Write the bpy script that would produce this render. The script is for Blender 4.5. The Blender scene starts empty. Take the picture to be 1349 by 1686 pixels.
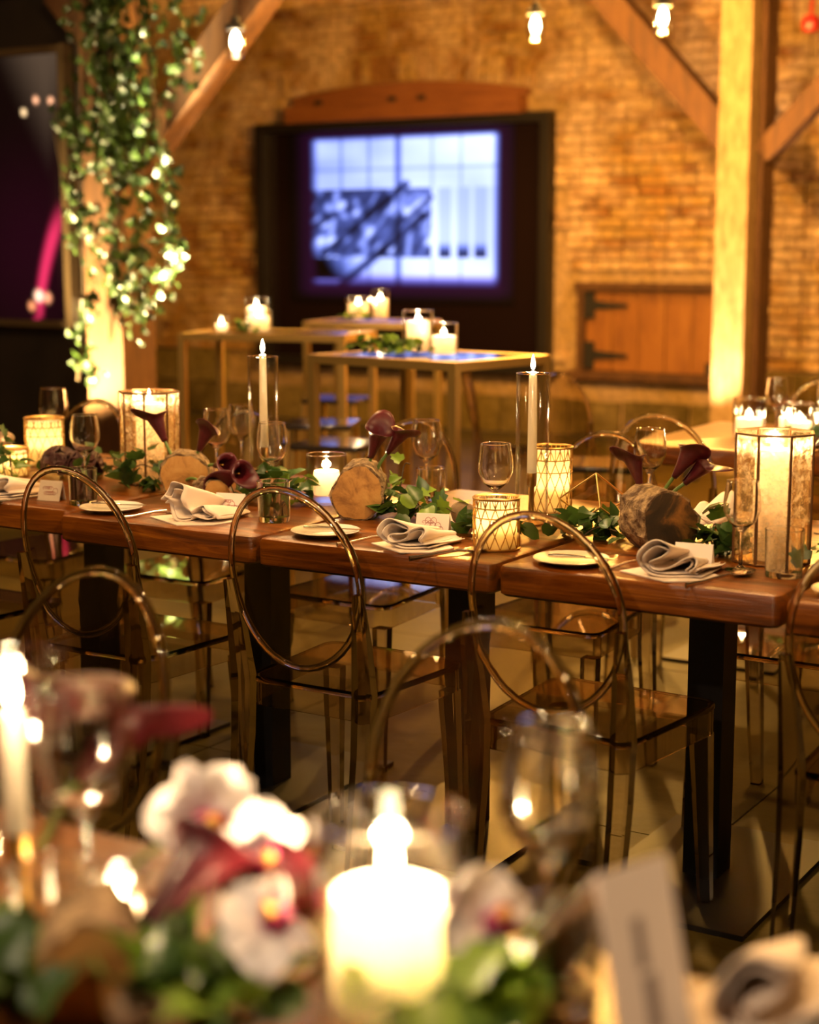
import bpy, math, random
import numpy as np
from mathutils import Vector, Matrix, Euler
random.seed(7)
R = math.radians
scene = bpy.context.scene
COL = scene.collection

# ------------------------------------------------------------------ camera
cam_d = bpy.data.cameras.new('camera'); cam = bpy.data.objects.new('camera', cam_d); COL.objects.link(cam)
cam_d.sensor_fit = 'HORIZONTAL'; cam_d.sensor_width = 24.0; cam_d.lens = 2706 / 1349 * 24.0
cam.location = (0, 0, 1.40)
cam.rotation_euler = (R(90 - 9.07), 0, R(31.52))
cam_d.dof.use_dof = True; cam_d.dof.focus_distance = 3.72; cam_d.dof.aperture_fstop = 1.85
cam_d.clip_start = 0.02
scene.camera = cam
# ------------------------------------------------------------------ world, exposure
w = bpy.data.worlds.new('world'); scene.world = w; w.use_nodes = True
w.node_tree.nodes['Background'].inputs[0].default_value = (0.05, 0.028, 0.012, 1)
w.node_tree.nodes['Background'].inputs[1].default_value = 0.12
vs = scene.view_settings
scene.display_settings.display_device = 'sRGB'
vs.view_transform = 'Standard'; vs.look = 'None'; vs.gamma = 1.0; vs.use_curve_mapping = False
vs.exposure = 1.45
cy = scene.cycles
cy.max_bounces = 14; cy.transparent_max_bounces = 40; cy.transmission_bounces = 12; cy.glossy_bounces = 5; cy.diffuse_bounces = 3
cy.caustics_reflective = False; cy.caustics_refractive = False
cy.sample_clamp_indirect = 10.0; cy.use_denoising = True
WARM = (1.0, 0.60, 0.24); GOLD = (1.0, 0.51, 0.10); PALE = (1.0, 0.75, 0.50); CANDLE = (1.0, 0.69, 0.38)

# ------------------------------------------------------------------ materials
def newmat(name):
    m = bpy.data.materials.new(name); m.use_nodes = True
    nt = m.node_tree; nt.nodes.clear()
    return m, nt, nt.nodes.new('ShaderNodeOutputMaterial')
def N(nt, t, **kw):
    n = nt.nodes.new(t)
    for k, v in kw.items():
        if k in n.inputs.keys() if isinstance(k, str) else False: n.inputs[k].default_value = v
        else: setattr(n, k, v)
    return n
def ramp(nt, src, stops):
    r = nt.nodes.new('ShaderNodeValToRGB'); e = r.color_ramp.elements
    while len(e) < len(stops): e.new(0.5)
    for el, (p, c) in zip(e, stops): el.position = p; el.color = (*c, 1)
    nt.links.new(src, r.inputs[0]); return r.outputs[0]
def pbr(name, col, rough=0.5, metal=0.0, spec=0.5, noise=None, bump=None, coat=0.0, sub=0.0, trans=0.0, emit=None, stretch=(1, 1, 1), space='Object'):
    """noise=(scale, colour2, lo, hi); bump=(scale, strength)"""
    m, nt, out = newmat(name)
    b = nt.nodes.new('ShaderNodeBsdfPrincipled')
    b.inputs['Base Color'].default_value = (*col, 1); b.inputs['Roughness'].default_value = rough
    b.inputs['Metallic'].default_value = metal; b.inputs['Specular IOR Level'].default_value = spec
    b.inputs['Coat Weight'].default_value = coat
    if sub: b.inputs['Subsurface Weight'].default_value = sub; b.inputs['Subsurface Radius'].default_value = (0.03, 0.02, 0.01)
    nt.links.new(b.outputs[0], out.inputs[0])
    if noise or bump:
        tc = nt.nodes.new('ShaderNodeTexCoord'); mp = nt.nodes.new('ShaderNodeMapping'); mp.inputs['Scale'].default_value = stretch
        if space == 'World':
            g = nt.nodes.new('ShaderNodeNewGeometry'); nt.links.new(g.outputs['Position'], mp.inputs[0])
        else: nt.links.new(tc.outputs[space], mp.inputs[0])
        if noise:
            n = N(nt, 'ShaderNodeTexNoise'); n.inputs['Scale'].default_value = noise[0]; n.inputs['Detail'].default_value = 6; n.inputs['Roughness'].default_value = 0.6
            nt.links.new(mp.outputs[0], n.inputs['Vector'])
            nt.links.new(ramp(nt, n.outputs['Fac'], [(noise[2], col), (noise[3], noise[1])]), b.inputs['Base Color'])
        if bump:
            n2 = N(nt, 'ShaderNodeTexNoise'); n2.inputs['Scale'].default_value = bump[0]; n2.inputs['Detail'].default_value = 5
            nt.links.new(mp.outputs[0], n2.inputs['Vector'])
            bp = N(nt, 'ShaderNodeBump'); bp.inputs['Strength'].default_value = bump[1]; bp.inputs['Distance'].default_value = 0.02
            nt.links.new(n2.outputs['Fac'], bp.inputs['Height']); nt.links.new(bp.outputs[0], b.inputs['Normal'])
    return m
def emis(name, col, s):
    m, nt, out = newmat(name); e = nt.nodes.new('ShaderNodeEmission'); e.inputs[0].default_value = (*col, 1); e.inputs[1].default_value = s
    nt.links.new(e.outputs[0], out.inputs[0]); return m
def glassmat(name, tint, thin=0.5, ior=1.45, rough=0.0, gtint=None, pw_=4.0, amt=0.6):
    """part refracting glass, part thin clear film with fresnel gloss"""
    m, nt, out = newmat(name); L = nt.links
    g = nt.nodes.new('ShaderNodeBsdfGlass'); g.inputs['Color'].default_value = (*(gtint or tint), 1); g.inputs['IOR'].default_value = ior; g.inputs['Roughness'].default_value = rough
    t = nt.nodes.new('ShaderNodeBsdfTransparent'); t.inputs[0].default_value = (*tint, 1)
    gl = nt.nodes.new('ShaderNodeBsdfGlossy'); gl.inputs['Roughness'].default_value = max(rough, 0.03)
    lw = nt.nodes.new('ShaderNodeLayerWeight'); lw.inputs[0].default_value = 0.5
    pw = N(nt, 'ShaderNodeMath', operation='POWER'); L.new(lw.outputs['Facing'], pw.inputs[0]); pw.inputs[1].default_value = pw_
    fr = N(nt, 'ShaderNodeMath', operation='MULTIPLY_ADD'); L.new(pw.outputs[0], fr.inputs[0]); fr.inputs[1].default_value = amt; fr.inputs[2].default_value = 0.025
    m1 = nt.nodes.new('ShaderNodeMixShader'); L.new(fr.outputs[0], m1.inputs[0]); L.new(t.outputs[0], m1.inputs[1]); L.new(gl.outputs[0], m1.inputs[2])
    if thin in (0.0, 1.0):
        L.new((m1 if thin else g).outputs[0], out.inputs[0]); return m
    m2 = nt.nodes.new('ShaderNodeMixShader'); m2.inputs[0].default_value = thin; L.new(g.outputs[0], m2.inputs[1]); L.new(m1.outputs[0], m2.inputs[2])
    L.new(m2.outputs[0], out.inputs[0]); return m
def waxmat(name, col, tl=0.6):
    m, nt, out = newmat(name); L = nt.links
    d = nt.nodes.new('ShaderNodeBsdfDiffuse'); d.inputs[0].default_value = (*col, 1)
    t = nt.nodes.new('ShaderNodeBsdfTranslucent'); t.inputs[0].default_value = (*col, 1)
    mx = nt.nodes.new('ShaderNodeMixShader'); mx.inputs[0].default_value = tl
    L.new(d.outputs[0], mx.inputs[1]); L.new(t.outputs[0], mx.inputs[2]); L.new(mx.outputs[0], out.inputs[0]); return m
def leafmat(name, c1, c2):
    m, nt, out = newmat(name); L = nt.links
    oi = nt.nodes.new('ShaderNodeObjectInfo'); g = nt.nodes.new('ShaderNodeNewGeometry')
    ad = N(nt, 'ShaderNodeMath', operation='ADD'); L.new(oi.outputs['Random'], ad.inputs[0]); L.new(g.outputs['Random Per Island'], ad.inputs[1])
    fr = N(nt, 'ShaderNodeMath', operation='FRACT'); L.new(ad.outputs[0], fr.inputs[0])
    c = ramp(nt, fr.outputs[0], [(0, c1), (1, c2)])
    b = nt.nodes.new('ShaderNodeBsdfPrincipled'); b.inputs['Roughness'].default_value = 0.38; L.new(c, b.inputs['Base Color'])
    t = nt.nodes.new('ShaderNodeBsdfTranslucent'); L.new(c, t.inputs[0])
    mx = nt.nodes.new('ShaderNodeMixShader'); mx.inputs[0].default_value = 0.3
    L.new(b.outputs[0], mx.inputs[1]); L.new(t.outputs[0], mx.inputs[2]); L.new(mx.outputs[0], out.inputs[0]); return m
def brickmat(name, stops, wash, washamt):
    m, nt, out = newmat(name); L = nt.links
    oi = nt.nodes.new('ShaderNodeObjectInfo'); g = nt.nodes.new('ShaderNodeNewGeometry')
    ad = N(nt, 'ShaderNodeMath', operation='ADD'); L.new(oi.outputs['Random'], ad.inputs[0]); L.new(g.outputs['Random Per Island'], ad.inputs[1])
    fr = N(nt, 'ShaderNodeMath', operation='FRACT'); L.new(ad.outputs[0], fr.inputs[0])
    c = ramp(nt, fr.outputs[0], stops)
    n = N(nt, 'ShaderNodeTexNoise'); n.inputs['Scale'].default_value = 1.8; n.inputs['Detail'].default_value = 8; n.inputs['Roughness'].default_value = 0.7
    L.new(g.outputs['Position'], n.inputs['Vector']); n.inputs['Distortion'].default_value = 0.5
    k = ramp(nt, n.outputs['Fac'], [(0.42, (0, 0, 0)), (0.60, (washamt,) * 3)])
    mx = N(nt, 'ShaderNodeMix', data_type='RGBA'); L.new(k, mx.inputs[0]); L.new(c, mx.inputs[6]); mx.inputs[7].default_value = (*wash, 1)
    n3 = N(nt, 'ShaderNodeTexNoise'); n3.inputs['Scale'].default_value = 22; n3.inputs['Detail'].default_value = 4; L.new(g.outputs['Position'], n3.inputs['Vector'])
    k3 = ramp(nt, n3.outputs['Fac'], [(0.3, (0.55,) * 3), (0.7, (1.15,) * 3)])
    m3 = N(nt, 'ShaderNodeMix', data_type='RGBA', blend_type='MULTIPLY'); m3.inputs[0].default_value = 1.0; L.new(mx.outputs[2], m3.inputs[6]); L.new(k3, m3.inputs[7])
    b = nt.nodes.new('ShaderNodeBsdfPrincipled'); b.inputs['Roughness'].default_value = 0.85; b.inputs['Specular IOR Level'].default_value = 0.2
    L.new(m3.outputs[2], b.inputs['Base Color'])
    bp = N(nt, 'ShaderNodeBump'); bp.inputs['Strength'].default_value = 0.5; bp.inputs['Distance'].default_value = 0.01
    L.new(n3.outputs['Fac'], bp.inputs['Height']); L.new(bp.outputs[0], b.inputs['Normal'])
    L.new(b.outputs[0], out.inputs[0]); return m
def colattr(name, strength, base_dark=True, gloss=True):
    m, nt, out = newmat(name); L = nt.links
    a = nt.nodes.new('ShaderNodeVertexColor'); a.layer_name = 'picture'
    e = nt.nodes.new('ShaderNodeEmission'); e.inputs[1].default_value = strength; L.new(a.outputs[0], e.inputs[0])
    gl = nt.nodes.new('ShaderNodeBsdfPrincipled'); gl.inputs['Base Color'].default_value = (0.008, 0.006, 0.005, 1); gl.inputs['Roughness'].default_value = 0.18
    ad = nt.nodes.new('ShaderNodeAddShader'); L.new(e.outputs[0], ad.inputs[0]); L.new(gl.outputs[0], ad.inputs[1]); L.new(ad.outputs[0], out.inputs[0]); return m
def woodmat(name, c1, c2, c3, rough, stretch, scale=6, bump=0.15):
    m, nt, out = newmat(name); L = nt.links
    tc = nt.nodes.new('ShaderNodeTexCoord'); oi = nt.nodes.new('ShaderNodeObjectInfo')
    va = N(nt, 'ShaderNodeVectorMath', operation='ADD'); L.new(tc.outputs['Object'], va.inputs[0])
    sc = N(nt, 'ShaderNodeMath', operation='MULTIPLY'); L.new(oi.outputs['Random'], sc.inputs[0]); sc.inputs[1].default_value = 31.0
    L.new(sc.outputs[0], va.inputs[1])
    mp = nt.nodes.new('ShaderNodeMapping'); mp.inputs['Scale'].default_value = stretch; L.new(va.outputs[0], mp.inputs[0])
    n = N(nt, 'ShaderNodeTexNoise'); n.inputs['Scale'].default_value = scale; n.inputs['Detail'].default_value = 7; n.inputs['Roughness'].default_value = 0.65; n.inputs['Distortion'].default_value = 0.6
    L.new(mp.outputs[0], n.inputs['Vector'])
    c = ramp(nt, n.outputs['Fac'], [(0.3, c1), (0.5, c2), (0.72, c3)])
    b = nt.nodes.new('ShaderNodeBsdfPrincipled'); b.inputs['Roughness'].default_value = rough; L.new(c, b.inputs['Base Color'])
    bp = N(nt, 'ShaderNodeBump'); bp.inputs['Strength'].default_value = bump; bp.inputs['Distance'].default_value = 0.01; L.new(n.outputs['Fac'], bp.inputs['Height']); L.new(bp.outputs[0], b.inputs['Normal'])
    L.new(b.outputs[0], out.inputs[0]); return m
def mercurymat(name):
    """speckled antique lantern glass"""
    m, nt, out = newmat(name); L = nt.links
    tc = nt.nodes.new('ShaderNodeTexCoord'); n = N(nt, 'ShaderNodeTexNoise'); n.inputs['Scale'].default_value = 60; n.inputs['Detail'].default_value = 6; n.inputs['Roughness'].default_value = 0.7
    L.new(tc.outputs['Object'], n.inputs['Vector'])
    k = ramp(nt, n.outputs['Fac'], [(0.40, (0.05,) * 3), (0.66, (0.55,) * 3)])
    c = ramp(nt, n.outputs['Fac'], [(0.35, (0.75, 0.5, 0.18)), (0.6, (0.95, 0.82, 0.6))])
    t = nt.nodes.new('ShaderNodeBsdfTranslucent'); L.new(c, t.inputs[0])
    tr = nt.nodes.new('ShaderNodeBsdfTransparent'); tr.inputs[0].default_value = (0.95, 0.85, 0.66, 1)
    gl = nt.nodes.new('ShaderNodeBsdfGlossy'); gl.inputs[0].default_value = (1, 0.8, 0.5, 1); gl.inputs['Roughness'].default_value = 0.15
    a = nt.nodes.new('ShaderNodeMixShader'); L.new(k, a.inputs[0]); L.new(tr.outputs[0], a.inputs[1]); L.new(t.outputs[0], a.inputs[2])
    b = nt.nodes.new('ShaderNodeMixShader'); b.inputs[0].default_value = 0.12; L.new(a.outputs[0], b.inputs[1]); L.new(gl.outputs[0], b.inputs[2])
    L.new(b.outputs[0], out.inputs[0]); return m

MT = dict(
    floor=pbr('concrete_floor', (0.042, 0.028, 0.004), 0.5, spec=0.14, noise=(2.2, (0.085, 0.057, 0.009), 0.3, 0.75), bump=(14, 0.12), space='World'),
    joint=pbr('slab_joint', (0.05, 0.035, 0.015), 0.8),
    brick=brickmat('old_brick', [(0, (0.20, 0.075, 0.02)), (0.22, (0.36, 0.16, 0.04)), (0.6, (0.46, 0.24, 0.06)), (1, (0.52, 0.31, 0.10))], (0.78, 0.54, 0.33), 0.9),
    mortar=brickmat('lime_mortar', [(0, (0.42, 0.25, 0.08)), (1, (0.46, 0.28, 0.1))], (0.6, 0.4, 0.24), 0.7),
    stone=brickmat('foundation_stone', [(0, (0.10, 0.065, 0.014)), (0.5, (0.17, 0.11, 0.025)), (1, (0.22, 0.15, 0.04))], (0.32, 0.22, 0.09), 0.6),
    darkwall=pbr('black_wall', (0.012, 0.007, 0.004), 0.7, noise=(3, (0.022, 0.012, 0.006), 0.3, 0.7)),
    plaster=pbr('dim_plaster', (0.035, 0.022, 0.012), 0.9, noise=(2, (0.05, 0.03, 0.016), 0.3, 0.7)),
    ceil=pbr('ceiling_board', (0.05, 0.025, 0.01), 0.8, noise=(3, (0.07, 0.035, 0.015), 0.3, 0.7)),
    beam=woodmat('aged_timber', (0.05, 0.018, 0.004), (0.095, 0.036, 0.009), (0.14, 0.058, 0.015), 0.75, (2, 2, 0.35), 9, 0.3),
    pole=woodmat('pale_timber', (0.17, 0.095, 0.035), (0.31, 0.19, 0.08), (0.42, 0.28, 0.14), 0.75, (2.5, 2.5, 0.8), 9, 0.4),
    lintel=woodmat('lintel_timber', (0.17, 0.05, 0.012), (0.25, 0.08, 0.018), (0.29, 0.10, 0.025), 0.65, (0.35, 2, 2), 7, 0.2),
    board=woodmat('hatch_board', (0.2, 0.07, 0.014), (0.31, 0.115, 0.02), (0.36, 0.145, 0.03), 0.6, (2, 2, 0.3), 8, 0.2),
    table=woodmat('table_wood', (0.035, 0.010, 0.002), (0.16, 0.042, 0.004), (0.36, 0.115, 0.010), 0.28, (0.30, 2.6, 4.5), 9, 0.3),
    black=pbr('black_steel', (0.012, 0.010, 0.009), 0.45, metal=0.3),
    iron=pbr('black_iron', (0.015, 0.011, 0.008), 0.6),
    smoke=glassmat('smoky_acrylic', (0.93, 0.90, 0.83), 0.0, 1.45, gtint=(0.89, 0.84, 0.75)),
    glass=glassmat('clear_glass', (0.995, 0.995, 0.99), 0.0, 1.5),
    hurricane=glassmat('hurricane_glass', (0.99, 0.985, 0.97), 1.0, 1.5, pw_=2.6, amt=0.85),
    water=glassmat('water', (0.97, 0.97, 0.97), 0.6, 1.33),
    brass=pbr('brushed_brass', (0.72, 0.47, 0.16), 0.32, metal=1.0),
    darkbrass=pbr('aged_brass', (0.42, 0.24, 0.07), 0.4, metal=1.0),
    gold=pbr('gold_frame', (0.66, 0.44, 0.14), 0.4, metal=0.9),
    steel=pbr('cutlery_steel', (0.78, 0.72, 0.64), 0.16, metal=1.0),
    wax=waxmat('candle_wax', (0.95, 0.87, 0.76), 0.62),
    taper=waxmat('taper_wax', (0.93, 0.87, 0.74), 0.45),
    liner=waxmat('frosted_liner', (0.95, 0.87, 0.62), 0.8),
    wick=pbr('wick', (0.02, 0.015, 0.01), 0.9),
    flame=emis('candle_flame', (1.0, 0.78, 0.42), 26.0),
    bulb=emis('lamp_bulb', (1.0, 0.80, 0.50), 30.0),
    linen=pbr('napkin_linen', (0.80, 0.67, 0.56), 0.85, bump=(420, 0.12), spec=0.2),
    china=pbr('white_china', (0.80, 0.76, 0.70), 0.22, coat=0.3),
    paper=pbr('card_paper', (0.82, 0.74, 0.69), 0.8, spec=0.2),
    ink=pbr('rose_ink', (0.42, 0.12, 0.11), 0.7),
    greyink=pbr('grey_ink', (0.30, 0.25, 0.24), 0.7),
    darkframe=pbr('dark_lantern_frame', (0.16, 0.07, 0.02), 0.4, metal=0.6),
    bark=pbr('log_bark', (0.10, 0.05, 0.02), 0.9, noise=(40, (0.42, 0.28, 0.14), 0.4, 0.65), bump=(60, 0.9)),
    cut=woodmat('cut_wood', (0.22, 0.09, 0.02), (0.5, 0.25, 0.06), (0.6, 0.34, 0.1), 0.6, (9, 9, 9), 2.5, 0.2),
    darkcut=woodmat('dark_cut_wood', (0.012, 0.009, 0.005), (0.04, 0.022, 0.008), (0.40, 0.17, 0.03), 0.6, (5, 5, 5), 2.2, 0.2),
    calla=pbr('calla_petal', (0.05, 0.004, 0.007), 0.42, noise=(14, (0.11, 0.008, 0.014), 0.35, 0.75), coat=0.1, spec=0.35),
    stem=pbr('flower_stem', (0.12, 0.20, 0.04), 0.5),
    ivy=leafmat('ivy_leaf', (0.022, 0.055, 0.012), (0.075, 0.15, 0.025)),
    lime=leafmat('bright_leaf', (0.12, 0.22, 0.02), (0.28, 0.42, 0.05)),
    ivywall=leafmat('post_ivy_leaf', (0.010, 0.022, 0.005), (0.065, 0.115, 0.024)),
    twig=pbr('twig', (0.09, 0.055, 0.025), 0.8),
    orchid=pbr('orchid_petal', (0.85, 0.78, 0.76), 0.5, sub=0.0),
    magenta=pbr('orchid_lip', (0.34, 0.015, 0.11), 0.45),
    yellow=pbr('orchid_throat', (0.85, 0.42, 0.05), 0.5),
    darkfl=pbr('dark_petal', (0.05, 0.018, 0.016), 0.6, noise=(20, (0.10, 0.03, 0.025), 0.3, 0.7)),
    pebble=pbr('dry_pod', (0.28, 0.17, 0.09), 0.7, noise=(30, (0.4, 0.27, 0.16), 0.35, 0.7), bump=(50, 0.4)),
    white=pbr('white_plastic', (0.7, 0.66, 0.6), 0.5),
    mercury=mercurymat('mercury_glass'),
    pane=glassmat('pane_glass', (0.97, 0.95, 0.88), 1.0, 1.45),
    tintglass=pbr('dark_window_glass', (0.012, 0.006, 0.006), 0.12),
    winframe=pbr('window_frame_black', (0.012, 0.008, 0.006), 0.5),
    screen=colattr('emissive_picture', 0.75),
    red=pbr('red_enamel', (0.25, 0.01, 0.008), 0.3),
    cord=pbr('lamp_cord', (0.05, 0.035, 0.02), 0.7),
    stoolseat=pbr('stool_seat_gloss', (0.03, 0.022, 0.018), 0.16, coat=0.6),
    tabletop_glass=pbr('glossy_top', (0.03, 0.025, 0.03), 0.08, coat=0.5),
)

# ------------------------------------------------------------------ mesh helpers
class MB:
    def __init__(s): s.v = []; s.f = []
    def add(s, vs, fs):
        o = len(s.v); s.v += [tuple(map(float, p)) for p in vs]; s.f += [tuple(i + o for i in f) for f in fs]; return s
    def box(s, c, d, rot=None, taper=1.0):
        x, y, z = (k / 2 for k in d); P = []
        for sz, t in ((-1, 1.0), (1, taper)):
            for sx, sy in ((-1, -1), (1, -1), (1, 1), (-1, 1)): P.append(Vector((sx * x * t, sy * y * t, sz * z)))
        if rot is not None: P = [rot @ p for p in P]
        P = [p + Vector(c) for p in P]
        return s.add(P, [(0, 3, 2, 1), (4, 5, 6, 7), (0, 1, 5, 4), (1, 2, 6, 5), (2, 3, 7, 6), (3, 0, 4, 7)])
    def bar(s, a, b, wx, wy, up=(0, 0, 1)):
        a = Vector(a); b = Vector(b); d = b - a; l = d.length; z = d.normalized(); u = Vector(up)
        if abs(z.dot(u)) > 0.99: u = Vector((0, 1, 0))
        x = u.cross(z).normalized(); y = z.cross(x)
        m = Matrix((x, y, z)).transposed()
        return s.box((a + b) / 2, (wx, wy, l), m)
    def prism(s, outline, z0, z1, bev=0.0):
        n = len(outline); cx = sum(p[0] for p in outline) / n; cyy = sum(p[1] for p in outline) / n
        rings = [(z0, 1.0), (z1, 1.0)]
        if bev:
            rr = max(abs(p[0] - cx) + abs(p[1] - cyy) for p in outline); k = 1 - bev / rr
            rings = [(z0, k), (z0 + bev, 1), (z1 - bev, 1), (z1, k)]
        P = [(cx + (p[0] - cx) * k, cyy + (p[1] - cyy) * k, z) for z, k in rings for p in outline]
        F = [tuple(range(n - 1, -1, -1)), tuple(range((len(rings) - 1) * n, len(rings) * n))]
        for r in range(len(rings) - 1):
            for i in range(n): j = (i + 1) % n; F.append((r * n + i, r * n + j, (r + 1) * n + j, (r + 1) * n + i))
        return s.add(P, F)
    def ringprism(s, outer, inner, z0, z1):
        n = len(outer); P = [(*p, z0) for p in outer] + [(*p, z1) for p in outer] + [(*p, z0) for p in inner] + [(*p, z1) for p in inner]; F = []
        for i in range(n):
            j = (i + 1) % n
            F += [(i, j, n + j, n + i), (2 * n + j, 2 * n + i, 3 * n + i, 3 * n + j), (n + i, n + j, 3 * n + j, 3 * n + i), (j, i, 2 * n + i, 2 * n + j)]
        return s.add(P, F)
    def lathe(s, prof, seg=24, c=(0, 0, 0), wob=0.0, close=False):
        P = []; n = len(prof)
        for i in range(seg):
            a = 2 * math.pi * i / seg; k = 1 + wob * math.sin(3 * a + 1) + wob * 0.6 * math.sin(5 * a)
            for r, z in prof: P.append((c[0] + r * k * math.cos(a), c[1] + r * k * math.sin(a), c[2] + z))
        F = []
        for i in range(seg):
            j = (i + 1) % seg
            for k in range(n if close else n - 1):
                q = (k + 1) % n; F.append((i * n + k, j * n + k, j * n + q, i * n + q))
        return s.add(P, F)
    def tube(s, pts, rad, seg=6, closed=False, flat=1.0):
        pts = [Vector(p) for p in pts]; n = len(pts); P = []; prev = None
        for i, p in enumerate(pts):
            if closed: t = (pts[(i + 1) % n] - pts[i - 1]).normalized()
            else: t = (pts[min(i + 1, n - 1)] - pts[max(i - 1, 0)]).normalized()
            u = prev if prev is not None else (Vector((0, 0, 1)) if abs(t.z) < 0.9 else Vector((1, 0, 0)))
            x = (u - t * u.dot(t)).normalized(); y = t.cross(x); prev = x
            r = rad[i] if isinstance(rad, (list, tuple)) else rad
            for k in range(seg): a = 2 * math.pi * k / seg; P.append(p + x * (r * math.cos(a)) + y * (r * flat * math.sin(a)))
        F = []
        for i in range(n if closed else n - 1):
            j = (i + 1) % n
            for k in range(seg): q = (k + 1) % seg; F.append((i * seg + k, i * seg + q, j * seg + q, j * seg + k))
        if not closed: F += [tuple(range(seg - 1, -1, -1)), tuple(range((n - 1) * seg, n * seg))]
        return s.add(P, F)
    def disc(s, r, z, seg=24, c=(0, 0), flip=False):
        P = [(c[0] + r * math.cos(2 * math.pi * i / seg), c[1] + r * math.sin(2 * math.pi * i / seg), z) for i in range(seg)]
        return s.add(P, [tuple(range(seg)) if not flip else tuple(range(seg - 1, -1, -1))])
    def mesh(s, name, smooth=None):
        me = bpy.data.meshes.new(name); me.from_pydata(s.v, [], s.f); me.update()
        if smooth is not None:
            me.shade_smooth()
            try: me.set_sharp_from_angle(angle=R(smooth))
            except Exception: pass
        return me
def obj(name, mb, mat, parent=None, smooth=None, loc=None, rot=None):
    me = mb.mesh(name, smooth) if isinstance(mb, MB) else mb
    if mat is not None and not me.materials: me.materials.append(MT[mat] if isinstance(mat, str) else mat)
    o = bpy.data.objects.new(name, me); COL.objects.link(o)
    if parent is not None: o.parent = parent
    if loc is not None: o.location = loc
    if rot is not None: o.rotation_euler = rot
    return o
def tag(o, label, cat=None, group=None, kind=None):
    if label: o['label'] = label
    if cat: o['category'] = cat
    if group: o['group'] = group
    if kind: o['kind'] = kind
    return o
def thing(name, label, cat, loc=(0, 0, 0), rz=0.0, group=None, scale=None):
    o = bpy.data.objects.new(name, None); COL.objects.link(o); o.empty_display_size = 0.05
    o.location = loc; o.rotation_euler = (0, 0, rz)
    if scale: o.scale = scale
    return tag(o, label, cat, group)
def dup(root, label, loc, rz=0.0, group=None, scale=None):
    r = root.copy(); COL.objects.link(r); r.location = loc; r.rotation_euler = (0, 0, rz); r['label'] = label
    if group: r['group'] = group
    if scale: r.scale = scale
    for ch in list(root.children):
        c = ch.copy(); COL.objects.link(c); c.parent = r
        for g in list(ch.children):
            d = g.copy(); COL.objects.link(d); d.parent = c
    return r
def point(name, loc, energy, rad, col, parent=None):
    l = bpy.data.lights.new(name, 'POINT'); l.energy = energy; l.shadow_soft_size = rad; l.color = col
    o = bpy.data.objects.new(name, l); COL.objects.link(o); o.location = loc
    if parent: o.parent = parent
    return o
def spot(name, loc, target, energy, col, size=60, blend=0.6, rad=0.04, parent=None):
    l = bpy.data.lights.new(name, 'SPOT'); l.energy = energy; l.spot_size = R(size); l.spot_blend = blend; l.color = col; l.shadow_soft_size = rad
    o = bpy.data.objects.new(name, l); COL.objects.link(o); o.location = loc
    d = Vector(target) - Vector(loc); o.rotation_euler = d.to_track_quat('-Z', 'Y').to_euler()
    if parent: o.parent = parent
    return o
def rrect(w0, w1, y0, y1, r, seg=4):
    """rounded trapezoid: width w0 at y0, w1 at y1"""
    pts = []
    for (cx, cyy, a0) in ((w0 / 2 - r, y0 + r, -90), (w1 / 2 - r, y1 - r, 0), (-w1 / 2 + r, y1 - r, 90), (-w0 / 2 + r, y0 + r, 180)):
        for k in range(seg + 1): a = R(a0 + 90 * k / seg); pts.append((cx + r * math.cos(a), cyy + r * math.sin(a)))
    return pts
def catmull(P, n=6):
    P = [np.array(p, float) for p in P]; Q = [2 * P[0] - P[1]] + P + [2 * P[-1] - P[-2]]; out = []
    for i in range(1, len(Q) - 2):
        for k in range(n):
            t = k / n
            out.append(0.5 * ((2 * Q[i]) + (Q[i + 1] - Q[i - 1]) * t + (2 * Q[i - 1] - 5 * Q[i] + 4 * Q[i + 1] - Q[i + 2]) * t * t + (3 * Q[i] - Q[i - 1] - 3 * Q[i + 1] + Q[i + 2]) * t ** 3))
    out.append(P[-1]); return out

# ================================================================== THE ROOM
WY = 11.3
# --- floor: concrete slabs with saw-cut joints
fl = obj('floor', MB().box((-5, 4, -0.06), (18, 18, 0.1)), 'joint'); tag(fl, 'olive brown concrete floor cut into large slabs', kind='structure')
slab_me = MB().box((0, 0, -0.01), (1.495, 1.495, 0.02)).mesh('slab'); slab_me.materials.append(MT['floor'])
for i in range(11):
    for j in range(9):
        o = obj('slab', slab_me, None, fl, loc=(-12.6 + i * 1.5, -1.7 + j * 1.5, 0))
# --- back wall
wb = obj('wall_back', MB().box((-5, WY + 0.16, 2.1), (18, 0.28, 4.4)), 'mortar'); tag(wb, 'old whitewashed brick wall behind the screen and small wooden hatch', kind='structure')
WX0, WX1, WZ0, WZ1 = -8.37, -5.65, 0.45, 2.42        # window opening
HX0, HX1, HZ0, HZ1 = -5.36, -4.30, 0.50, 1.10        # hatch opening
def arch_top(x):
    t = (x + 7.0) / 1.3; return 2.70 - 0.13 * t * t
rng = random.Random(3)
bricks = []
z = 0.56; row = 0
while z < 4.2:
    x = -11.2 + (0.113 if row % 2 else 0)
    while x < 1.5:
        L_ = 0.215 if rng.random() > 0.22 else 0.102
        x1 = x + L_
        hid = (x1 > WX0 + 0.02 and x < WX1 - 0.02 and z < WZ1 + 0.02) or (x1 > -8.1 and x < -5.8 and z + 0.066 < arch_top(min(max((x + x1) / 2, -8.1), -5.8)) + 0.23 and z > 2.3)
        hid = hid or (x1 > HX0 - 0.08 and x < HX1 + 0.05 and z < HZ1 + 0.09)
        if not hid: bricks.append((x, x1, z, z + 0.064, rng.uniform(-0.006, 0.009)))
        x = x1 + 0.012
    z += 0.077; row += 1
vis = [b for b in bricks if -9.3 < b[0] < -3.2 and b[2] < 3.25 and b[1] - b[0] > 0.2]
vis.sort(key=lambda b: -b[0] + rng.uniform(-2.2, 2.2))
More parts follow.
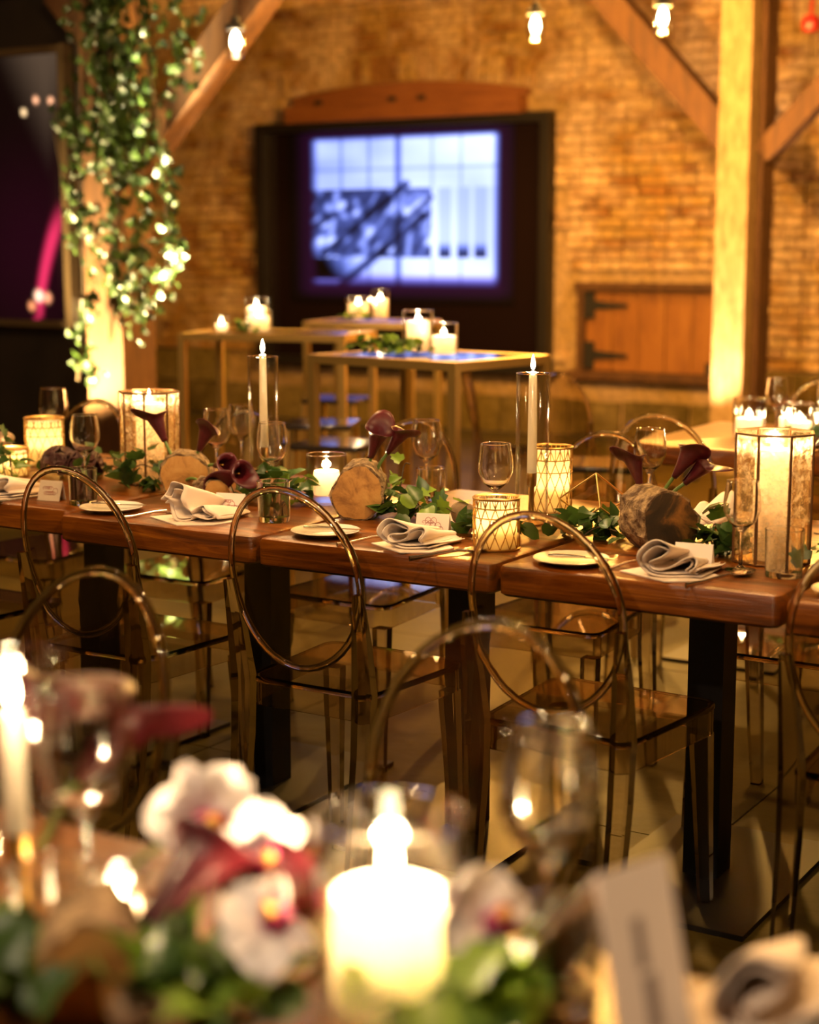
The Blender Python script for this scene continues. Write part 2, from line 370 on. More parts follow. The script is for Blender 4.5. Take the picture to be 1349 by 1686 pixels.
own = set(id(b) for b in vis[:285])
bme = []
for k in range(4):
    r_ = random.Random(k); mb = MB().box((0, 0, 0), (0.215, 0.05, 0.064))
    mb.v = [(a + r_.uniform(-.004, .004), b, c + r_.uniform(-.003, .003)) for a, b, c in mb.v]
    me = mb.mesh('brick'); me.materials.append(MT['brick']); bme.append(me)
rest = MB()
for b in bricks:
    x0, x1, z0, z1, d = b
    if id(b) in own: obj('brick', bme[rng.randrange(4)], None, wb, loc=((x0 + x1) / 2, WY + 0.012 - d, (z0 + z1) / 2))
    else: rest.box(((x0 + x1) / 2, WY + 0.012 - d, (z0 + z1) / 2), (x1 - x0, 0.05, z1 - z0))
# soldier course over the arch
for i in range(27):
    xx = -8.1 + i * 0.086; zz = arch_top(xx) + 0.115
    m = MB().box((0, 0, 0), (0.074, 0.05, 0.2))
    obj('brick', m, 'brick', wb, loc=(xx, WY + 0.01 - rng.uniform(0, .008), zz), rot=(0, R((xx + 6.95) * 7), 0))
o = obj('brickwork', rest, 'brick', wb); o['kind'] = 'stuff'
# foundation stones
x = -11.2
for rowz, h in ((0.0, 0.27), (0.285, 0.25)):
    x = -11.2 + rowz
    while x < 1.5:
        L_ = rng.uniform(0.35, 0.62)
        if not (x + L_ > HX0 - 0.02 and x < HX1 and rowz + h > HZ0) and not (x + L_ > WX0 and x < WX1 and rowz + h > WZ0 + 0.05):
            m = MB().box((0, 0, 0), (L_ - 0.02, 0.06, h)); m.v = [(a + rng.uniform(-.02, .02), b, c + rng.uniform(-.015, .015)) for a, b, c in m.v]
            obj('stone', m, 'stone', wb, loc=(x + L_ / 2, WY + 0.008, rowz + h / 2))
        x += L_
# --- other walls and ceiling
tag(obj('wall_left', MB().box((-9.7, 7.36, 2.1), (6.5, 0.2, 4.4)), 'darkwall'), 'near-black partition wall beside the ivy wrapped post', kind='structure')
tag(obj('wall_right', MB().box((2.6, 4.3, 2.1), (0.2, 14.8, 4.4)), 'plaster'), 'dim plaster side wall', kind='structure')
tag(obj('wall_side', MB().box((-12.9, 3.2, 2.1), (0.2, 13, 4.4)), 'plaster'), 'dim plaster wall at the far end', kind='structure')
tag(obj('wall_front', MB().box((-5, -3.0, 2.1), (16, 0.2, 4.4)), 'plaster'), 'dim plaster wall behind the viewer', kind='structure')
tag(obj('ceiling', MB().box((-5, 4.2, 4.3), (16, 15, 0.1)), 'ceil'), 'dark boarded ceiling', kind='structure')

# --- big dark window with a lit picture on its screen
win = thing('window_1', 'wide black-framed dark window with a glowing blue picture on its screen', None, (0, 0, 0)); win['kind'] = 'structure'
fw_ = 0.075
cx_, cz_ = (WX0 + WX1) / 2, (WZ0 + WZ1) / 2
fr = MB()
for x in (WX0 + fw_ / 2, WX1 - fw_ / 2): fr.box((x, WY - 0.04, cz_), (fw_, 0.14, WZ1 - WZ0))
for zz in (WZ0 + fw_ / 2, WZ1 - fw_ / 2): fr.box((cx_, WY - 0.04, zz), (WX1 - WX0 - 2 * fw_, 0.14, fw_))
obj('window_frame', fr, 'winframe', win)
obj('pane', MB().box((cx_, WY + 0.0, cz_), (WX1 - WX0 - 2 * fw_, 0.012, WZ1 - WZ0 - 2 * fw_)), 'tintglass', win)
def pic_grid(name, x0, x1, z0, z1, y, nx, nz, fn):
    me = bpy.data.meshes.new(name); V = []; F = []; C = []
    for j in range(nz + 1):
        for i in range(nx + 1):
            u, v = i / nx, j / nz; V.append((x0 + (x1 - x0) * u, y, z1 + (z0 - z1) * v)); C.append(fn(u, v))
    for j in range(nz):
        for i in range(nx): a = j * (nx + 1) + i; F.append((a, a + nx + 1, a + nx + 2, a + 1))
    me.from_pydata(V, [], F); ca = me.color_attributes.new('picture', 'FLOAT_COLOR', 'POINT')
    ca.data.foreach_set('color', np.array([(*c, 1.0) for c in C], dtype=np.float32).ravel()); return me
def sm(a, b, x): t = min(max((x - a) / (b - a), 0), 1); return t * t * (3 - 2 * t)
def vnoise(x, y, s):
    def h(i, j): return (math.sin(i * 127.1 + j * 311.7 + s * 17.3) * 43758.5453) % 1.0
    i, j = math.floor(x), math.floor(y); u, v = x - i, y - j; u = u * u * (3 - 2 * u); v = v * v * (3 - 2 * v)
    return (h(i, j) * (1 - u) + h(i + 1, j) * u) * (1 - v) + (h(i, j + 1) * (1 - u) + h(i + 1, j + 1) * u) * v
def line_d(p, q, a, b):
    ax, ay = a; bx, by = b; dx, dy = bx - ax, by - ay; t = min(max(((p - ax) * dx + (q - ay) * dy) / (dx * dx + dy * dy), 0), 1)
    return math.hypot(p - ax - t * dx, q - ay - t * dy)
def picture(u, v):
    p = (u - 0.12) / 0.80; q = (v - 0.05) / 0.86
    edge = sm(-0.03, 0.03, p) * sm(1.03, 0.98, p) * sm(-0.02, 0.02, q) * sm(1.0, 0.9, q)
    lum = 0.0
    if q < 0.335: lum = 0.72 + 0.12 * vnoise(p * 9, q * 12, 1) - 0.25 * max(0, 1 - p * 2.5) * vnoise(p * 7, q * 9, 4) + 0.12 * p
    elif q < 0.80:
        if p < 0.66:
            f = vnoise(p * 16 + q * 8, q * 15 - p * 10, 2); g_ = vnoise(p * 34 + q * 16, q * 16, 3)
            lum = 0.06 + 0.72 * sm(0.42, 0.85, 0.62 * f + 0.38 * g_) + 0.20 * sm(0.2, 0.6, q * 0.6 + p * 0.5) * g_
            lum = max(lum, 0.62 * sm(0.035, 0.0, line_d(p, q, (0.06, 0.92), (0.13, 0.36))))
            lum = max(lum, 0.55 * sm(0.03, 0.0, line_d(p, q, (0.53, 0.82), (0.55, 0.55))))
            lum = max(lum, 0.4 * sm(0.05, 0.0, line_d(p, q, (0.55, 0.52), (0.66, 0.62))))
        else:
            st = min(abs(p - c) for c in (0.735, 0.835, 0.925)); lum = 0.86 - 0.15 * sm(0.042, 0.028, st)
            if q > 0.70 and st < 0.034: lum = 0.62 - 0.56 * sm(0.70, 0.77, q)
    else:
        lum = 0.86 * sm(0.08, 0.34, p + (0.9 - q) * 0.5) if q < 0.95 else 0.8
    for a, b, wd in (((0.05, 0.78), (0.52, 0.31), 0.032), ((0.16, 0.98), (0.62, 0.52), 0.036), ((-0.05, 0.62), (0.12, 0.5), 0.03), ((0.52, 0.55), (0.66, 0.4), 0.02)):
        lum *= 1 - 0.85 * sm(wd, wd * 0.45, line_d(p, q, a, b))
    for c, wd, dp in ((0.155, 0.014, 0.3), (0.315, 0.014, 0.3), (0.478, 0.026, 0.62), (0.665, 0.012, 0.2), (0.82, 0.012, 0.2)):
        lum *= 1 - dp * sm(wd, wd * 0.3, abs(p - c)) * (1.0 if (q < 0.335 or q > 0.8 or c == 0.478) else 0.0)
    if q < 0.335: lum *= 1 - 0.22 * sm(0.016, 0.004, abs(q - 0.205))
    lum *= 0.86 + 0.24 * vnoise(p * 3, q * 3, 8)
    lum *= edge
    pur = 0.5 * sm(0.88, 0.97, q) * sm(1.1, 1.0, q)
    col = [lum * 0.20 + lum ** 3 * 0.42, lum * 0.30 + lum ** 3 * 0.42, lum * 0.98 + 0.2 * lum]
    col = [max(0, col[0] * (1 - 0.1 * pur)), col[1] * (1 - 0.75 * pur), col[2] * (1 - 0.3 * pur)]
    halo = sm(0.14, 0.0, max(0 - p, p - 1, 0)) * sm(0.1, 0.0, max(-q, q - 1, 0)) * (1 - edge)
    return (col[0] + 0.010 * halo, col[1] + 0.001 * halo, col[2] + 0.010 * halo)
me = pic_grid('screen', -8.08, -5.98, 0.98, 2.42 - fw_, WY - 0.02, 190, 140, picture); me.materials.append(MT['screen'])
o = obj('screen', me, None, win); o['label'] = 'glowing blue picture of beams and white slats'
# arched timber lintel over the window
lt = thing('trim_1', 'arched reddish timber lintel over the dark window', None); lt['kind'] = 'structure'
n = 18; top = [(-8.02 + 2.15 * i / n, arch_top(-8.02 + 2.15 * i / n)) for i in range(n + 1)]
m = MB(); V = []
for y in (WY - 0.05, WY + 0.06): V += [(x, y, zt) for x, zt in top] + [(x, y, 2.55) for x, zt in top]
F = []
k = n + 1
for i in range(n):
    F += [(k + i, k + i + 1, i + 1, i), (2 * k + i, 2 * k + i + 1, 3 * k + i + 1, 3 * k + i), (i, i + 1, 2 * k + i + 1, 2 * k + i), (k + i + 1, k + i, 3 * k + i, 3 * k + i + 1)]
F += [(0, 2 * k, 3 * k, k), (k - 1, 2 * k - 1, 4 * k - 1, 3 * k - 1)]
m.add(V, F); obj('arch_board', m, 'lintel', lt)
obj('lintel_beam', MB().box((-6.95, WY - 0.09, 2.475), (2.14, 0.16, 0.13)), 'lintel', lt)
for bx_ in (-7.75, -7.05, -6.78): obj('bolt', MB().box((bx_, WY - 0.06, 2.57), (0.05, 0.05, 0.035)), 'iron', lt)
# --- little plank hatch with strap hinges
hd = thing('door_1', 'small plank hatch with black strap hinges in the brick wall', None); hd['kind'] = 'structure'
fr = MB()
fr.box(((HX0 + HX1) / 2, WY - 0.02, HZ1 + 0.03), (HX1 - HX0 + 0.16, 0.1, 0.06)).box(((HX0 + HX1) / 2, WY - 0.03, HZ0 - 0.03), (HX1 - HX0 + 0.3, 0.12, 0.06))
fr.box((HX0 - 0.03, WY - 0.02, (HZ0 + HZ1) / 2), (0.05, 0.1, HZ1 - HZ0)).box((HX1 + 0.03, WY - 0.02, (HZ0 + HZ1) / 2), (0.05, 0.1, HZ1 - HZ0))
obj('door_frame', fr, 'beam', hd)
nb = 5; bw = (HX1 - HX0) / nb
for i in range(nb): obj('plank', MB().box((HX0 + bw * (i + .5), WY - 0.0 + 0.004 * (i % 2), (HZ0 + HZ1) / 2), (bw - 0.008, 0.04, HZ1 - HZ0 - 0.01)), 'board', hd)
for zz in (HZ0 + 0.12, HZ1 - 0.11):
    h = obj('hinge', MB().box((HX0 + 0.03, WY - 0.035, zz), (0.09, 0.02, 0.2)), 'iron', hd)
    obj('hinge_strap', MB().add([(HX0 + .05, WY - .036, zz - .035), (HX0 + .05, WY - .036, zz + .035), (HX0 + .34, WY - .036, zz + .012), (HX0 + .34, WY - .036, zz - .012), (HX0 + .05, WY - .022, zz - .035), (HX0 + .05, WY - .022, zz + .035), (HX0 + .34, WY - .022, zz + .012), (HX0 + .34, WY - .022, zz - .012)], [(0, 1, 2, 3), (7, 6, 5, 4), (0, 4, 5, 1), (1, 5, 6, 2), (2, 6, 7, 3), (3, 7, 4, 0)]), 'iron', h)
obj('latch', MB().box((HX1 - 0.06, WY - 0.035, HZ0 + 0.03), (0.07, 0.03, 0.12)), 'iron', hd)

# --- timber posts and braces
pl_ = thing('timber_post', 'square timber post wrapped in ivy beside the black wall', 'post', (-6.30, 7.14, 0))
obj('post', MB().box((0, 0, 1.425), (0.26, 0.28, 2.85)), 'beam', pl_)
obj('brace', MB().bar((0.02, 0.05, 1.78), (1.08, 0.05, 2.83), 0.17, 0.17, (0, 1, 0)), 'beam', pl_)
obj('brace', MB().bar((-0.02, 0.0, 2.45), (-0.38, 0.0, 2.82), 0.14, 0.17, (0, 1, 0)), 'beam', pl_)
pr_ = thing('timber_post', 'pale uplit timber post standing before the brick wall', 'post', (-3.69, 9.93, 0))
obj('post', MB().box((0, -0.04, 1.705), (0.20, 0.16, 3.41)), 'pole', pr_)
obj('back_post', MB().box((0.03, 0.16, 1.705), (0.2, 0.2, 3.41)), 'beam', pr_)
obj('brace', MB().bar((-0.02, 0.16, 1.98), (-1.25, 0.16, 3.3), 0.17, 0.18, (0, 1, 0)), 'beam', pr_)
obj('brace', MB().bar((0.12, 0.1, 1.98), (1.3, 0.1, 3.2), 0.13, 0.16, (0, 1, 0)), 'beam', pr_)
bm_ = obj('ceiling_beam', MB().box((-6.3, 7.14, 2.98), (9.0, 0.24, 0.26)), 'beam'); tag(bm_, 'heavy horizontal timber beam over the black wall', 'beam')
cb = obj('ceiling_beam', MB().box((-5.0, 10.05, 3.55), (14, 0.24, 0.28)), 'beam'); tag(cb, 'heavy horizontal timber beam before the brick wall', 'beam')

# --- dark glass panel on black wall, magenta reflection painted as glow, switch plate
sp = thing('painted_glow_panel', 'framed dark glass panel with a painted magenta glow streak on black wall', 'screen', (0, 7.2, 0))  # dark glass, not a display; its magenta glow is a painted reflection
SX0, SX1, SZ0, SZ1 = -8.9, -6.72, 0.97, 2.53
fr = MB()
for x in (SX0, SX1): fr.box((x, 0, (SZ0 + SZ1) / 2), (0.05, 0.08, SZ1 - SZ0 + 0.05))
for zz in (SZ0, SZ1): fr.box(((SX0 + SX1) / 2, 0, zz), (SX1 - SX0 - 0.05, 0.08, 0.04))
obj('panel_frame', fr, pbr('dull_frame', (0.09, 0.055, 0.025), 0.5), sp)
def streak(u, v):  # paints the reflected magenta light and bright spots as emission
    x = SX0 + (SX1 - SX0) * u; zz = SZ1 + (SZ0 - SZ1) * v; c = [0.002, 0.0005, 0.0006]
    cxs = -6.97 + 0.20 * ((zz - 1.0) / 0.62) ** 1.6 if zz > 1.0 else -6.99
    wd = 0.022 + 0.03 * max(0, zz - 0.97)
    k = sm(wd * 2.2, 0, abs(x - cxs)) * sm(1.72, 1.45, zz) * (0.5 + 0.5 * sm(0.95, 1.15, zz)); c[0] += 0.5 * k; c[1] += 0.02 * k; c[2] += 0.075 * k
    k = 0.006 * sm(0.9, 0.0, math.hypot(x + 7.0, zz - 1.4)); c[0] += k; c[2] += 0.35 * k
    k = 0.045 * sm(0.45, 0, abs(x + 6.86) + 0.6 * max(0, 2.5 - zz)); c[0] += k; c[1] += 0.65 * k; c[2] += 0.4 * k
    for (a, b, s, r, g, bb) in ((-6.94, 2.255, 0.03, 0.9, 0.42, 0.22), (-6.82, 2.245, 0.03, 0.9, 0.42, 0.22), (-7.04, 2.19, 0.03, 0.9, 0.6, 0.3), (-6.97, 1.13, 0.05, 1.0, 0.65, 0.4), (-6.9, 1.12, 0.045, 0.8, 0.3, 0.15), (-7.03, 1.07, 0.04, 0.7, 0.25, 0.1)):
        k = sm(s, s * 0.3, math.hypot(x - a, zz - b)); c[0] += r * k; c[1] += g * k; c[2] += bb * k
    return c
me = pic_grid('painted_glow', SX0 + 0.02, SX1 - 0.02, SZ0, SZ1, 0.0, 150, 110, streak); me.materials.append(MT['screen'])
obj('painted_glow', me, None, sp)
sw = thing('switch_plate', 'small white switch plate on the black wall', 'switch', (-6.665, 7.255, 1.05))
obj('plate', MB().box((0, -0.005, 0), (0.085, 0.012, 0.12)), 'white', sw); obj('rocker', MB().box((0, -0.014, 0), (0.03, 0.01, 0.06)), 'white', sw)
rl = thing('red_lamp', 'small red enamel fitting high beside the pale post', 'lamp', (-3.26, 9.9, 2.73))
obj('housing', MB().lathe([(0, .05), (.045, .045), (.06, 0), (.045, -.045), (0, -.05)], 16), 'red', rl, 60); obj('bracket', MB().bar((0, 0, 0.04), (0, 0.1, 0.6), 0.02, 0.02), 'red', rl)

# ================================================================== LAMPS
def pendant(label, x, y, z, e, cord_top=4.24, group=None):
    col = GOLD if y > 7 else (PALE if y < 0 else WARM)
    t = thing('pendant_lamp', label, 'lamp', (x, y, z), 0, group)
    obj('jar', MB().lathe([(.0, -.085), (.03, -.08), (.043, -.06), (.046, -.02), (.046, .055), (.043, .055), (.043, -.02), (.04, -.057), (.028, -.075), (0, -.08)], 18), 'hurricane', t, 40)
    obj('cap', MB().lathe([(0, .12), (.02, .115), (.024, .09), (.05, .075), (.05, .052), (0, .052)], 18), 'iron', t, 40)
    obj('bulb', MB().lathe([(0, .05), (.014, .04), (.024, .01), (.024, -.015), (.015, -.035), (0, -.042)], 14), 'bulb', t, 60)
    obj('cord', MB().tube([(0, 0, .115), (0, 0, cord_top - z)], .005, 5), 'cord', t)
    point('lamp_light', (0, 0, -0.06), e, 0.05, col, t)
    return t
pendant('glass jar pendant lamp beside the ivy wrapped post', -5.003, 6.55, 2.394, 1.5)
pendant('glass jar pendant lamp hanging over the screen top corner', -4.125, 8.0, 2.57, 170)
pendant('glass jar pendant lamp hanging nearest the pale timber post', -3.403, 8.0, 2.56, 165)
for i, (x, y, z, e, l) in enumerate([(-2.0, 8.0, 2.56, 105, 'added glass jar fill pendant over the far end of the back row'), (-7.6, 9.6, 3.9, 70, 'added glass jar fill pendant behind the black wall'), (-5.2, 9.6, 3.8, 90, 'added glass jar fill pendant high before the window wall'),  # unseen pendants, added out of view to fill the room with light
        (-3.6, 4.3, 3.0, 58, 'added glass jar fill pendant high over the cocktail tables'), (-1.6, 4.3, 3.0, 58, 'added glass jar fill pendant high over the long table'), (-2.6, 2.0, 2.9, 62, 'added glass jar fill pendant high over the chairs of the long table'), (-0.9, -0.6, 2.9, 62, 'added glass jar fill pendant behind the near table'), (-2.9, -0.4, 2.9, 30, 'added glass jar fill pendant far left behind the near table'), (-0.6, 2.0, 2.9, 44, 'added glass jar fill pendant high over the aisle'), (0.6, 4.3, 3.0, 22, 'added glass jar fill pendant high by the side wall'), (-5.2, 4.3, 3.0, 18, 'added glass jar fill pendant high before the partition')]):
    pendant(l, x, y, z, e)
def uplight(label, x, y, tgt, e, col, size, z=0.0):
    t = thing('uplight', label, 'lamp', (x, y, z))
    obj('can', MB().lathe([(0, 0.0), (.055, 0.0), (.055, .12), (.048, .12), (.046, .03), (0, .03)], 16), 'iron', t, 40)
    obj('lens', MB().disc(.045, .1, 16), emis('uplight_lens', col, 3.0), t)
    s = spot('uplight_beam', (0, 0, 0.115), Vector(tgt) - Vector((x, y, z)), e, col, size, 0.8, 0.04, t)
    return t
uplight('black uplight can on the floor before pale post', -3.78, 9.45, (-3.70, 9.86, 1.3), 165, (1.0, 0.64, 0.34), 62)
uplight('black uplight can on the floor before ivy post', -6.62, 6.45, (-6.34, 6.9, .86), 1000, (1.0, 0.74, 0.32), 54)
uplight('black uplight can on the floor beside ivy post', -5.66, 6.74, (-5.69, 6.85, 1.5), 2600, (1.0, 0.85, 0.45), 15)

# ================================================================== IVY ON POST
def ivy_leaf(sz, kind=0):
    if kind == 0: half = [(0, 0), (.32, -.08), (.50, .22), (.34, .36), (.40, .62), (.16, .66), (0, 1.0)]
    elif kind == 1: half = [(0, 0), (.26, .08), (.40, .38), (.30, .72), (0, 1.0)]
    else: half = [(0, 0), (.38, .02), (.46, .3), (.28, .62), (0, .95)]
    P = [(x * sz, y * sz, abs(x) * sz * 0.35 - 0.25 * sz * (y ** 2)) for x, y in half]
    Q = [(-x, y, z_) for x, y, z_ in P[1:-1]]
    m = MB(); n = len(P); m.v = P + Q; F = []
    mid = len(m.v); m.v.append((0, 0.4 * sz, -0.04 * sz))
    right = list(range(n)); left = [0] + list(range(n, n + len(Q))) + [n - 1]
    for a, b in zip(right, right[1:]): F.append((mid, a, b))
    for a, b in zip(left, left[1:]): F.append((mid, b, a))
    m.f = F; return m
LEAF = {}
for matn in ('ivy', 'lime', 'ivywall'):
    LEAF[matn] = []
    for k in range(3):
        me = ivy_leaf(1.0, k).mesh('leaf', 60); me.materials.append(MT[matn]); LEAF[matn].append(me)
iv = thing('climbing_ivy', 'trailing ivy hanging around the timber post', 'ivy', (-6.30, 6.98, 0))
r_ = random.Random(11)
spots_ = []
def strand(pts, n, spread, facing=(0, -1), big=0.055):
    P = catmull(pts, 10)
    for _ in range(n):
        p = P[r_.randrange(len(P))]; spots_.append((p[0] + r_.gauss(0, spread), p[1] + r_.gauss(0, spread * 0.6), p[2] + r_.gauss(0, spread), facing, big * r_.uniform(.7, 1.25)))
def loc(x, y, z_): return (x * y / 6.9 + 6.30, y - 6.98, 1.4 + (z_ - 1.4) * y / 6.9)
strand([loc(-6.2, 6.9, 2.95), loc(-6.1, 6.88, 2.5), loc(-6.08, 6.86, 2.1), loc(-6.05, 6.88, 1.75)], 560, .105, big=.06)
strand([loc(-5.98, 6.98, 2.9), loc(-5.9, 6.95, 2.5), loc(-5.9, 6.95, 2.0), loc(-5.95, 6.95, 1.6), loc(-5.97, 6.93, 1.25), loc(-5.97, 6.95, 1.02)], 330, .075)
strand([loc(-5.65, 6.9, 2.75), loc(-5.6, 6.88, 2.45), loc(-5.62, 6.88, 2.18)], 70, .06)
strand([loc(-6.33, 6.86, 2.12), loc(-6.48, 6.82, 2.1), loc(-6.38, 6.83, 1.98)], 46, .04)
strand([loc(-6.3, 6.85, 1.95), loc(-6.42, 6.83, 1.76), loc(-6.34, 6.83, 1.55), loc(-6.44, 6.82, 1.42)], 58, .036)
strand([loc(-6.28, 6.83, 1.5), loc(-6.22, 6.83, 1.36), loc(-6.1, 6.83, 1.27), loc(-6.16, 6.83, 1.16)], 46, .04)
strand([loc(-6.3, 6.83, 1.2), loc(-6.3, 6.82, 1.05), loc(-6.38, 6.82, .93), loc(-6.38, 6.82, .8), loc(-6.3, 6.82, .68)], 52, .032)
strand([loc(-5.76, 6.86, 1.92), loc(-5.7, 6.85, 1.72), loc(-5.7, 6.85, 1.5), loc(-5.68, 6.85, 1.35), loc(-5.8, 6.86, 1.2)], 95, .032)
strand([loc(-6.1, 6.87, 1.7), loc(-6.18, 6.84, 1.5), loc(-6.12, 6.84, 1.35)], 40, .07)
r_.shuffle(spots_)
spots_.sort(key=lambda s: s[2] > 1.95)
LE = []
for i, (x, y, z_, fc, sz) in enumerate(spots_):
    rot = Euler((R(r_.uniform(95, 160)), R(r_.uniform(-40, 40)), R(r_.uniform(-60, 60))))
    if i < 295:
        o = obj('leaf', LEAF['ivywall'][r_.randrange(3)], None, iv, loc=(x, y, z_), rot=rot); o.scale = (sz,) * 3
    else: LE.append((x, y, z_, rot, sz))
m = MB()
for x, y, z_, rot, sz in LE:
    l = ivy_leaf(sz, r_.randrange(3)); M_ = rot.to_matrix(); m.add([M_ @ Vector(p) + Vector((x, y, z_)) for p in l.v], l.f)
o = obj('upper_leaves', m, 'ivywall', iv); o['kind'] = 'stuff'
for pts in ([(.1, -.03, 2.95), (.2, -.1, 2.4), (.22, -.1, 1.8), (.3, -.05, 1.1)], [(.05, -.05, 2.9), (.0, -.1, 2.2), (-.05, -.12, 1.7), (.0, -.13, 1.2), (-.06, -.14, .68)], [(.3, 0, 2.7), (.5, -.1, 2.2), (.58, -.12, 1.7), (.58, -.12, 1.2)], [(.0, -.08, 2.2), (-.16, -.15, 2.12), (-.1, -.14, 1.7)]):
    obj('vine_stem', MB().tube(catmull(pts, 6), .008, 5), 'twig', iv)

# ================================================================== TABLES
def table(label, x0, w, y0, y1, ztop=0.76, thick=0.066, rz=0.0, dy=0.0, leg_y=None, name='dining_table', group=None):
    t = thing(name, label, 'table', (x0 + w / 2, (y0 + y1) / 2 + dy, 0), rz, group)
    d = y1 - y0
    m = MB(); out = rrect(w - 0.007, w - 0.007, -d / 2, d / 2, 0.016, 4)
    # softened top and bottom edge
    n = len(out); rings = []
    for z_, s_ in ((ztop - thick, .008), (ztop - thick + .006, .001), (ztop - .010, 0), (ztop - .003, .003), (ztop, .010)):
        rings.append([(p[0] * (1 - 2 * s_ / w), p[1] * (1 - 2 * s_ / d), z_) for p in out])
    P = [p for r in rings for p in r]; F = [tuple(range(n - 1, -1, -1)), tuple(range((len(rings) - 1) * n, len(rings) * n))]
    for r in range(len(rings) - 1):
        for i in range(n): j = (i + 1) % n; F.append((r * n + i, r * n + j, (r + 1) * n + j, (r + 1) * n + i))
    m.add(P, F); obj('tabletop', m, 'table', t, 35)
    ly = 0.0 if leg_y is None else leg_y
    obj('pedestal_leg', MB().box((0, ly, (ztop - thick + .012) / 2), (0.082, 0.082, ztop - thick - .012)), 'black', t)
    obj('base_plate', MB().box((0, ly, 0.006), (0.40, 0.62, 0.012)), 'black', t)
    obj('top_plate', MB().box((0, ly, ztop - thick - .006), (0.30, 0.5, 0.012)), 'black', t)
    return t
TX = [-3.415, -2.813, -2.202, -1.588, -0.972]
table('thick wooden table unit at the lattice votives, set slightly back', -3.44, .615, 2.955, 3.85, dy=.045, rz=R(-1.0))
table('thick wooden table unit beneath the left octagonal lantern', -2.812, .603, 2.935, 3.83)
table('thick wooden table unit between the two tall taper candles', -2.203, .612, 2.93, 3.83)
table('thick wooden table unit under the cube terrarium and dark log', -1.586, .606, 2.93, 3.83)
table('thick wooden table unit at the right edge, pulled slightly forward', -0.972, .61, 2.905, 3.80, rz=R(0.6))
table('thick wooden table unit far along at the left edge', -4.06, .61, 2.975, 3.87, dy=.05)
# foreground table
NT = dict(y0=.42, y1=1.32)
for x0, l in ((-2.02, 'blurred wooden table unit under the taper at the left corner'), (-1.41, 'blurred wooden table unit under the white orchids in front'), (-0.80, 'blurred wooden table unit under the big glowing pillar candle'), (-0.19, 'blurred wooden table unit under the folded napkin in front')):
    table(l, x0, .607, NT['y0'], NT['y1'])

# ================================================================== GHOST CHAIRS
def make_chair():
    t = thing('ghost_chair', 'x', 'chair')
    seat = MB(); out = rrect(.335, .385, -.19, .185, .035, 4); n = len(out)
    seat.prism(out, .448, .462, .003); obj('seat', seat, 'smoke', t, 40)
    inn = [(p[0] * .955, p[1] * .95 ) for p in out]; o2 = [(p[0] * .99, p[1] * .99) for p in out]; i2 = [(p[0] * .955, p[1] * .955) for p in out]
    obj('apron', MB().ringprism(o2, i2, .396, .447), 'smoke', t, 40)
    for sx in (-1, 1):
        m = MB(); P = []
        for z_, hw, x, y in ((0, .0125, .176, .178), (.2, .016, .17, .166), (.395, .02, .164, .156)):
            for a, b in ((-1, -1), (1, -1), (1, 1), (-1, 1)): P.append((sx * x + a * hw, y + b * hw, z_))
        F = [(3, 2, 1, 0), (8, 9, 10, 11)]
        for r in range(2):
            for i in range(4): j = (i + 1) % 4; F.append((r * 4 + i, r * 4 + j, r * 4 + 4 + j, r * 4 + 4 + i))
        m.add(P, F); obj('leg', m, 'smoke', t)
        m = MB(); P = []
        prof = [(0, .013, .015, .158, -.262), (.15, .016, .018, .158, -.238), (.33, .018, .021, .159, -.215), (.46, .019, .022, .160, -.208), (.58, .015, .017, .164, -.224), (.69, .008, .010, .1685, -.246)]
        for z_, hx, hy, x, y in prof:
            for a, b in ((-1, -1), (1, -1), (1, 1), (-1, 1)): P.append((sx * x + a * hx, y + b * hy, z_))
        F = [(3, 2, 1, 0), tuple(range((len(prof) - 1) * 4, len(prof) * 4))]
        for r in range(len(prof) - 1):
            for i in range(4): j = (i + 1) % 4; F.append((r * 4 + i, r * 4 + j, r * 4 + 4 + j, r * 4 + 4 + i))
        m.add(P, F); obj('leg', m, 'smoke', t, 25)
    # oval back
    nn = 44; cz, rx, rz_ = .705, .166, .200
    def bp(a, k, off):
        x = rx * k * math.cos(a); zz = cz + rz_ * k * math.sin(a)
        return (x, -.205 - (zz - .46) * .19 - .02 * (1 - k * k) - .022 * max(0, 1 - (x / rx) ** 2) + .02 + off, zz)
    P = []; F = []; ks = (0, .35, .68, .985)
    for off in (-.003, .003):
        P.append(bp(0, 0, off))
        for k in ks[1:]:
            for i in range(nn): P.append(bp(2 * math.pi * i / nn, k, off))
    S = 1 + 3 * nn
    for s_, fl_ in ((0, False), (1, True)):
        o_ = s_ * S; base = len(F)
        for i in range(nn):
            j = (i + 1) % nn; f = [(o_, o_ + 1 + i, o_ + 1 + j)]
            for r in range(2): f.append((o_ + 1 + r * nn + i, o_ + 1 + (r + 1) * nn + i, o_ + 1 + (r + 1) * nn + j, o_ + 1 + r * nn + j))
            F += [tuple(reversed(q)) for q in f] if fl_ else f
    for i in range(nn): j = (i + 1) % nn; a, b = 1 + 2 * nn + i, 1 + 2 * nn + j; F.append((b, a, a + S, b + S)[::-1])
    obj('back_panel', MB().add(P, F), 'smoke', t, 50)
    obj('back_rim', MB().tube([bp(2 * math.pi * i / nn, 1.0, 0) for i in range(nn)], .0085, 8, True, 1.1), 'smoke', t, 60)
    return t
CH = make_chair(); used = [False]
def chair(label, x, y, rz=0.0):
    if not used[0]:
        used[0] = True; CH['label'] = label; CH.location = (x, y, 0); CH.rotation_euler = (0, 0, rz); return CH
    return dup(CH, label, (x, y, 0), rz)
CY = 3.045
chair('smoky clear oval-back chair cut off at the left edge, near side', -3.27, CY + .02)
chair('smoky clear oval-back chair in front of the left bread plate', -2.632, CY, R(1))
chair('smoky clear oval-back chair in front of the middle bread plate', -2.012, CY)
chair('smoky clear oval-back chair in front of the right bread plate', -1.395, CY - .02, R(-2))
